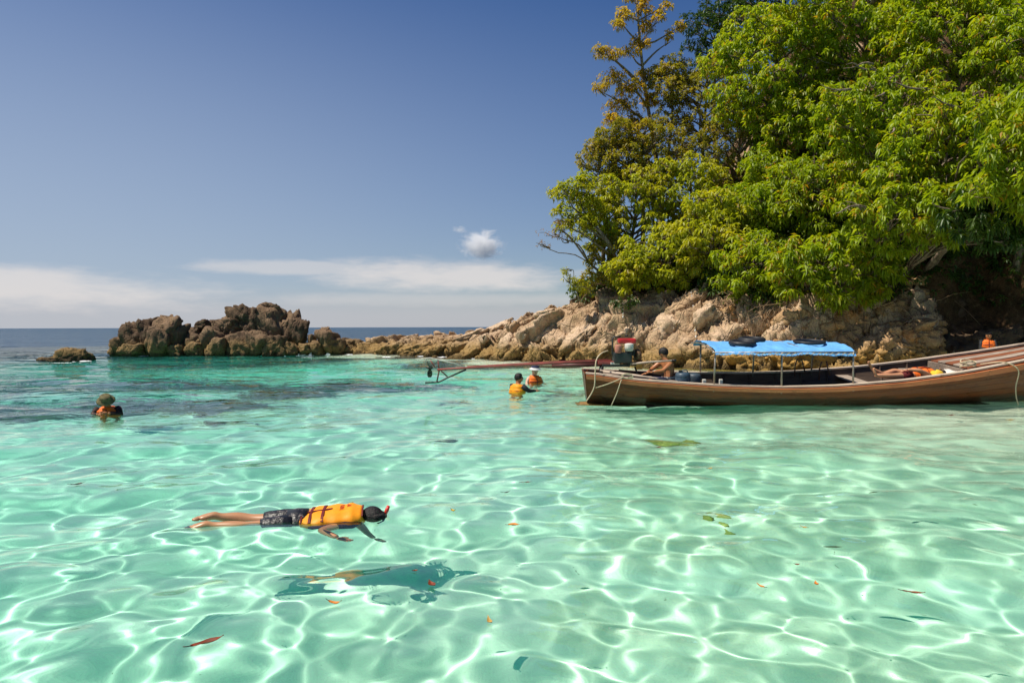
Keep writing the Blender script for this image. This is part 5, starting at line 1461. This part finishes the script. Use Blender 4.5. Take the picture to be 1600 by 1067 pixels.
E2 = [('pel', 'waist'), ('waist', 'chest'), ('chest', 'nb'), ('nb', 'neck'), ('neck', 'head'), ('head', 'crown'), ('pel', 'hl'), ('hl', 'kl'), ('kl', 'cl'), ('cl', 'al'), ('pel', 'hr'), ('hr', 'kr'), ('kr', 'cr'), ('cr', 'ar'), ('chest', 'sl'), ('sl', 'el'), ('el', 'wl'), ('chest', 'sr'), ('sr', 'er'), ('er', 'wr')]
x = MB()
add_foot(x, q(1368, 588, -.30), (-.35, -.1, .9), (.9, 0, .35), .95); add_foot(x, q(1361, 576, -.02), (-.5, -.2, .8), (.8, 0, .5), .95)
add_hand(x, q(1418, 579, -.10), (-1, .1, -.3), (0, 0, 1), .95, .6); add_hand(x, q(1424, 578, .28), (-1, -.1, -.3), (0, 0, 1), .95, .6)
add_face(x, q(1469, 585, .18), frame((0, -.2, 1), (1, 0, .1)), .95)
skin_body('body', J, E2, 'pel', simple('sunlit_tan_skin', (0.55, .26, .14), .5, .35, var=.1), lie, 2, x)  # one even warm tan skin tone
m_ = MB(); ellipsoid(m_, q(1471.5, 585.5, .18), (.10, .095, .10), frame((0, -.2, 1), (1, 0, .1)), 16, 10); m_.build('hair', m_hair, lie, smooth=True)
pth = [q(1422, 588, .11), q(1430, 587.2, .12), q(1440, 586.5, .13), q(1450, 586, .14), q(1457, 586, .16)]
vest_shell('life_vest', pth, (0, -.1, 1), [.17, .195, .20, .195, .14], [.13, .15, .155, .145, .10], m_vest_o, lie, 24)
for t in (.28, .62):
    c = pth[0].lerp(pth[-1], t)
    strap('strap', [c + Vector((0, .205 * math.cos(a), .157 * math.sin(a) + .004)) for a in np.linspace(-.1, math.pi + .1, 15)], .035, m_strap, lie, (1, .02, 0))
strap('strap', [pth[0].lerp(pth[-1], t) + Vector((0, -.08, .150 + .01 * math.sin(t * 3))) for t in np.linspace(.05, .85, 8)], .035, m_strap, lie)
m_ = MB().tube([q(1428, 589, .10), q(1416, 588, .08)], [.15, .14], 14).tube([q(1422, 589, -.02), q(1408, 589, -.12)], [.11, .085], 12).tube([q(1422, 588, .22), q(1409, 584.5, .24)], [.11, .085], 12)
m_.build('shorts', simple('dark_red_shorts', (0.14, .02, .02), .7, .2), lie, smooth=True)
o = MB().lathe(q(1466, 588, -.12), [(.16, 0), (.15, .02), (.09, .03), (.085, .09), (.04, .11)], 18, (.2, -.5, .8)).build('sun_hat', simple('yellow_straw', (0.75, .47, .04), .8, .2), None, smooth=True)
tag(o, 'bright yellow hat beside the head of the person lying in the boat', 'hat')
# piping round the edges of the snorkeler's vest
for nm_, a_, lw in (('hem_piping', -1.868, .012), ('collar_piping', -1.350, .012)):
    strap(nm_, [on_vest(a_, b, .006) for b in np.linspace(-.22 if a_ < -1.5 else -.16, .2 if a_ < -1.5 else .16, 15)], lw, m_strap, snork)
x = MB()
pts = [sp_(a, -np.interp(a, [-1.875, -1.80, -1.70, -1.60, -1.50, -1.42, -1.345], hw) - .004, np.interp(a, [-1.875, -1.7, -1.6, -1.5, -1.42, -1.345], [-.02, -.005, .03, .045, .035, .02])) for a in np.linspace(-1.80, -1.36, 14)]
x.tube(pts, [.012] + [.03] * 12 + [.014], 8)
x.build('armhole_lining', m_dark_cloth, snork, smooth=True)

snork.location.z -= .055      # afloat, half sunk
# ---------------------------------------------------------------- fallen leaves floating on the water
m_lf = {'red': simple('red_brown_leaf', (0.24, 0.045, 0.014), .45, .4, scale=30, col2=(0.10, .03, .012)), 'orange': simple('orange_leaf', (0.62, 0.20, 0.02), .5, .4, scale=30, col2=(.38, .13, .02)),
        'tan': simple('tan_leaf', (0.55, 0.33, 0.08), .5, .4, scale=30), 'dark': simple('dark_leaf', (0.05, 0.018, 0.012), .45, .4), 'yellow': simple('yellow_leaf', (0.72, 0.45, 0.03), .5, .4), 'green': simple('drowned_green_leaf', (0.045, 0.06, 0.025), .6, .3)}
def floating_leaf(label, px, py, len_px, ang, kind, curl=.25, wid=.30, z=None, stem=True, cat='leaf'):
    c = on_water(px, py); L = len_px * c.y / F
    zz = water_z(c.x, c.y) + .006 if z is None else z
    c.z = zz
    n = 9; vs = []
    ca_, sa_ = math.cos(R(ang)), math.sin(R(ang))
    for i in range(n):
        t = i / (n - 1); w_ = L * wid * math.sin(math.pi * min(t * 1.0 + .02, 1) ** .85) * .5 + L * .006
        x = (t - .5) * L; lift = curl * L * (abs(t - .5) * 2) ** 2 * (.5 if t < .5 else 1.0)
        for s in (-1, -.5, 0, .5, 1):
            y = s * w_; zl = lift + abs(s) * w_ * .45 + .02 * L * math.sin(t * 9 + s * 2)
            vs.append(c + Vector((x * ca_ - y * sa_, x * sa_ + y * ca_, zl)))
    top_ = [v + Vector((0, 0, .0015)) for v in vs]
    f = gridf(n, 5)
    o = obj('fallen_leaf' if stem else 'weed_blade', np.array([v[:] for v in vs + top_]), np.concatenate([f[:, ::-1], f + n * 5]), m_lf[kind])
    tag(o, label, cat, 'fallen leaves on the water' if stem else 'weed blades under the water')
    if stem:
        a = top_[2]; d = (top_[2] - top_[12]).normalized()
        MB().tube([a - d * .01, a + d * L * .12, a + d * L * .22 + Vector((0, 0, .02 * L))], L * .012 + .0008, 5).build('stem', m_lf['dark'], o, smooth=True)
    return o
for a in (('long red brown leaf with a dark stem in the lower left water', 318, 1033, 50, 40, 'red', .10, .26), ('dark brown leaf floating far left above the snorkeler', 118, 756, 20, 40, 'dark', .15, .3),
          ('curled orange leaf below the snorkeler', 520, 954, 24, -18, 'orange', .30, .34), ('dark red leaf with a long stem beside the snorkeler\'s shadow', 672, 907, 22, 118, 'red', .25, .5),
          ('tiny brown leaf just above the dark red stemmed leaf', 647, 886, 9, 20, 'red', .2, .6), ('small bright yellow leaf right of the snorkeler\'s head', 707, 800, 12, -50, 'yellow', .35, .5),
          ('oval orange leaf right of the small yellow leaf', 802, 822, 19, 0, 'orange', .08, .55), ('tan leaf standing point down at the bottom middle', 763, 983, 22, 105, 'tan', .3, .35),
          ('small red brown leaf below the olive rock', 1030, 700, 10, 0, 'red', .1, .5), ('thin orange leaf in the lower right water, left of the tiny red leaf', 1191, 918, 17, 118, 'orange', .2, .3),
          ('tiny dark red leaf in the lower right water', 1248, 887, 8, -10, 'red', .3, .6), ('small orange leaf with a point, right of the tiny dark red leaf', 1278, 914, 13, 80, 'orange', .3, .5),
          ('long red brown leaf at the lower right edge of the water', 1432, 929, 31, -22, 'red', .10, .20), ('small pale orange leaf near the yellow green coral', 1258, 827, 12, 130, 'tan', .2, .4),
          ('thin brown twig leaf in the middle of the bay', 822, 756, 16, 8, 'red', .05, .14), ('dark thin leaf left of the brown twig leaf', 790, 768, 14, 25, 'dark', .2, .18),
          ('reddish leaf near the boat\'s shadow', 1488, 656, 14, 5, 'red', .1, .3), ('faded brown leaf by the right edge beneath the boat bow', 1580, 662, 14, 0, 'tan', .1, .3), ('tan leaf floating near the middle right', 1110, 738, 11, 30, 'tan', .2, .35)):
    floating_leaf(*a)
floating_leaf('dark green blade of weed under the water at the lower right', 1305, 855, 30, -12, 'green', .05, .22, -.05, False, 'weed')
floating_leaf('dark green weed blade under the water above the lower right leaves', 1368, 768, 20, 18, 'green', .05, .2, -.05, False, 'weed')

# ---------------------------------------------------------------- rocks and coral lying under water
m_coral = simple('olive_yellow_coral', (0.56, 0.45, 0.14), .9, .1, scale=7, col2=(0.36, .28, .09), bump=.05)
m_reefrock = simple('dark_reef_rock', (0.24, 0.19, 0.11), .9, .1, scale=6, col2=(0.11, .085, .055), bump=.05)
def sunken(label, px, py, parts, mat, name='sunken_rock'):
    c = on_water(px, py); d = 0.9 * float(bed_depth(np.array([c.x]), np.array([c.y]))[0])
    c = c + (c - Vector((0, 0, CAM_Z))).normalized().xy.to_3d() * d * .95
    d = float(bed_depth(np.array([c.x]), np.array([c.y]))[0])
    r_ = thing(name, label, 'rock', (c.x, c.y, -d))
    for (dx, dy, sx, sy, sz) in parts:
        boulder('boulder', (c.x + dx, c.y + dy, -d + sz * .25), (sx, sy, sz), mat, r_, rz=jit(1.5), sub=4 if mat is not m_coral else 3, rough=.16, cracks=.06)
sunken('olive yellow rock on the pale sand in front of the boat', 1060, 684, ((-.15, 0, .30, .28, .13), (.16, .12, .26, .24, .15), (-.36, .1, .2, .16, .09), (.1, -.22, .22, .16, .10)), m_coral)
sunken('small yellow green coral head on the sand at the middle right', 1137, 812, ((0, 0, .08, .11, .08), (.03, .24, .09, .06, .06), (-.08, .36, .08, .05, .05)), m_coral, 'coral_head')
sunken('dark weedy rock under the surface behind the boat stern', 905, 612, ((-.3, 0, .7, .5, .28), (.5, .2, .6, .5, .30), (-.9, .2, .4, .4, .2)), m_reefrock)
sunken('thin dark reef ridge under the water right of the hat wearer', 345, 655, ((-.2, 0, .5, .16, .18), (.3, .15, .45, .14, .18)), m_reefrock)
sunken('small dark reef rock on the sand in the middle of the bay', 690, 680, ((0, 0, .26, .10, .09), (.22, .1, .18, .08, .07)), m_reefrock)
for (lab, px, py) in (('dark reef lump farthest left under the dark water', 30, 640), ('dark reef lump below the brown rock hump', 215, 618), ('dark reef lump in front of the rugged massif', 320, 632), ('dark reef lump right of the massif\'s reflection', 440, 612), ('dark reef lump near the headland tip', 560, 590)):
    sunken(lab, px, py, ((-.5, 0, 1.0, .7, .5), (.7, .3, .9, .6, .45), (.2, -.6, .8, .5, .4)), m_reefrock)

# ---------------------------------------------------------------- strings of white floats hanging on the cliff
m_float = simple('white_float', (0.78, 0.76, 0.72), .5, .3)
for lab, pts, n in (('string of white floats hanging down the rock above the engine', ((969, 452), (972, 470), (973, 486), (973, 500)), 8), ('string of white floats hanging on the cliff left of the canopy', ((1079, 458), (1082, 478), (1084, 505), (1088, 545)), 12)):
    P = []
    for (a, b) in pts:
        h_, nn = shore_hit(a, b); P.append((h_ if h_ is not None else at(a, b, 30)) + Vector((0, -.10, .02)))
    t = thing('float_line', lab, 'float line', P[0])
    MB().tube(P, .012, 5).build('cord', m_rope, t, smooth=True)
    for i in range(n):
        u = (i + .3) / n * (len(P) - 1); j = min(int(u), len(P) - 2); c = P[j].lerp(P[j + 1], u - j)
        m_ = MB(); ellipsoid(m_, c, (.036, .036, .055), Matrix.Identity(3), 8, 6); m_.build('float', m_float, t, smooth=True)

# ---------------------------------------------------------------- dry creepers hanging over the cliff edge
m_vine = simple('dry_vine', (0.30, 0.20, 0.12), .9, .1, scale=3, col2=(0.12, .075, .045))
mb = MB(); rv = random.Random(21)
for i in range(260):
    px = rv.uniform(888, 1240) if i < 190 else rv.uniform(1180, 1560)
    top_y = float(np.interp(px, (880, 930, 1000, 1100, 1250, 1400, 1560), (462, 448, 446, 462, 478, 480, 450)))
    py = top_y + rv.uniform(-8, 26)
    h_, nn = shore_hit(px, py)
    if h_ is None: continue
    p = h_ + Vector((rv.uniform(-.1, .1), -.08, .15)); pts = [p.copy()]
    d = Vector((rv.gauss(0, .6), -.35, rv.uniform(-.9, .4)))
    L = rv.uniform(.10, .30)
    for s in range(6):
        p = p + d * L; d = d + Vector((rv.gauss(0, .28), rv.gauss(-.02, .12), -.28 + rv.gauss(0, .2))); pts.append(p.copy())
    mb.tube(pts, list(np.linspace(rv.uniform(.010, .026), .005, 7)), 4, cap=False)
o = mb.build('dry_creepers', m_vine, None, smooth=True)
tag(o, 'tangle of dry brown creepers hanging over the cliff edge below the trees', 'creepers', kind='stuff')

# ---------------------------------------------------------------- scraps of foam where the swell meets the rocks
m_foam, k, out = new_mat('sea_foam')
principled(k, out, (0.80, 0.82, 0.82), .8, None, .2)
fv = []; ff = []; rf = random.Random(3)
for (px, py, w_) in [(305, 552.5, 14), (255, 553, 10), (225, 554, 6), (552, 551, 8), (590, 552, 10), (620, 553.5, 8), (545, 553, 6), (95, 565, 20), (70, 566, 12), (130, 562, 8), (605, 557, 5), (660, 556, 5), (350, 553.5, 6), (400, 553.5, 5), (500, 552.5, 7), (742, 560, 5), (690, 557.5, 5)]:
    c = on_water(px, py, .02)
    for j in range(22):
        a = Vector((c.x + rf.gauss(0, w_ * c.y / F * .45), c.y + rf.gauss(0, .16), .012 + rf.uniform(0, .03)))
        r_ = rf.uniform(.015, .06); b = len(fv); n = 7
        fv.append(a + Vector((0, 0, .006)))
        for q_ in range(n):
            t = 2 * math.pi * q_ / n; fv.append(a + Vector((math.cos(t) * r_ * rf.uniform(1.0, 4.0), math.sin(t) * r_ * rf.uniform(.3, .8), -.012)))
        for q_ in range(n): ff.append((b, b + 1 + q_, b + 1 + (q_ + 1) % n))
o = obj('sea_foam', fv, ff, m_foam)
tag(o, 'scraps of white foam along the foot of the rocks', 'foam', kind='stuff')

# ---------------------------------------------------------------- the small cumulus
def cloud(label, blobs, Y, dens, thr=.47):
    m, k, out = new_mat('cloud_vapour')
    tc = k.n('ShaderNodeNewGeometry').outputs['Position']
    pv = k.n('ShaderNodeVolumePrincipled')
    pv.inputs['Color'].default_value = (.98, .98, .98, 1); pv.inputs['Anisotropy'].default_value = 0.0
    nz = k.noise(k.scalevec(tc, (1, 1, 1.35)), .085, 7, .68, 1.2)
    at_ = k.n('ShaderNodeTexCoord').outputs['Generated']
    vv = k.n('ShaderNodeVectorMath', operation='SUBTRACT'); k.l(at_, vv.inputs[0]); vv.inputs[1].default_value = (.5, .5, .5)
    ln = k.n('ShaderNodeVectorMath', operation='LENGTH'); k.l(vv.outputs[0], ln.inputs[0])
    fall = k.ramp(ln.outputs['Value'], .50, .0, smooth=False)
    k.put(pv.inputs['Density'], k.m('MULTIPLY', k.ramp(k.m('ADD', nz, k.m('MULTIPLY', k.m('SUBTRACT', fall, .50), .62)), thr, thr + .34), dens))
    k.l(pv.outputs[0], out.inputs['Volume'])
    mb = MB()
    for (px, py, rx, ry) in blobs:
        s_ = Y / F; ellipsoid(mb, at(px, py, Y), (rx * s_, rx * s_ * .8, ry * s_), Matrix.Identity(3), 20, 12)
    o = mb.build('cloud', m, None, smooth=True); o.cycles.is_caustics_receiver = False
    tag(o, label, 'cloud')
cloud('small white puffy cloud alone in the blue sky left of the trees', ((752, 383, 60, 40),), 420, .45)
cloud('tiny wisp of cloud just upper left of the puffy one', ((719, 360, 24, 12),), 420, .16)
tris = {}
for o in COL.objects:
    if o.type == 'MESH': tris[o.data.name] = sum(len(p.vertices) - 2 for p in o.data.polygons) if len(o.data.polygons) < 3000 else len(o.data.loops) - 2 * len(o.data.polygons)
print('TRIS', sum(tris.values()))
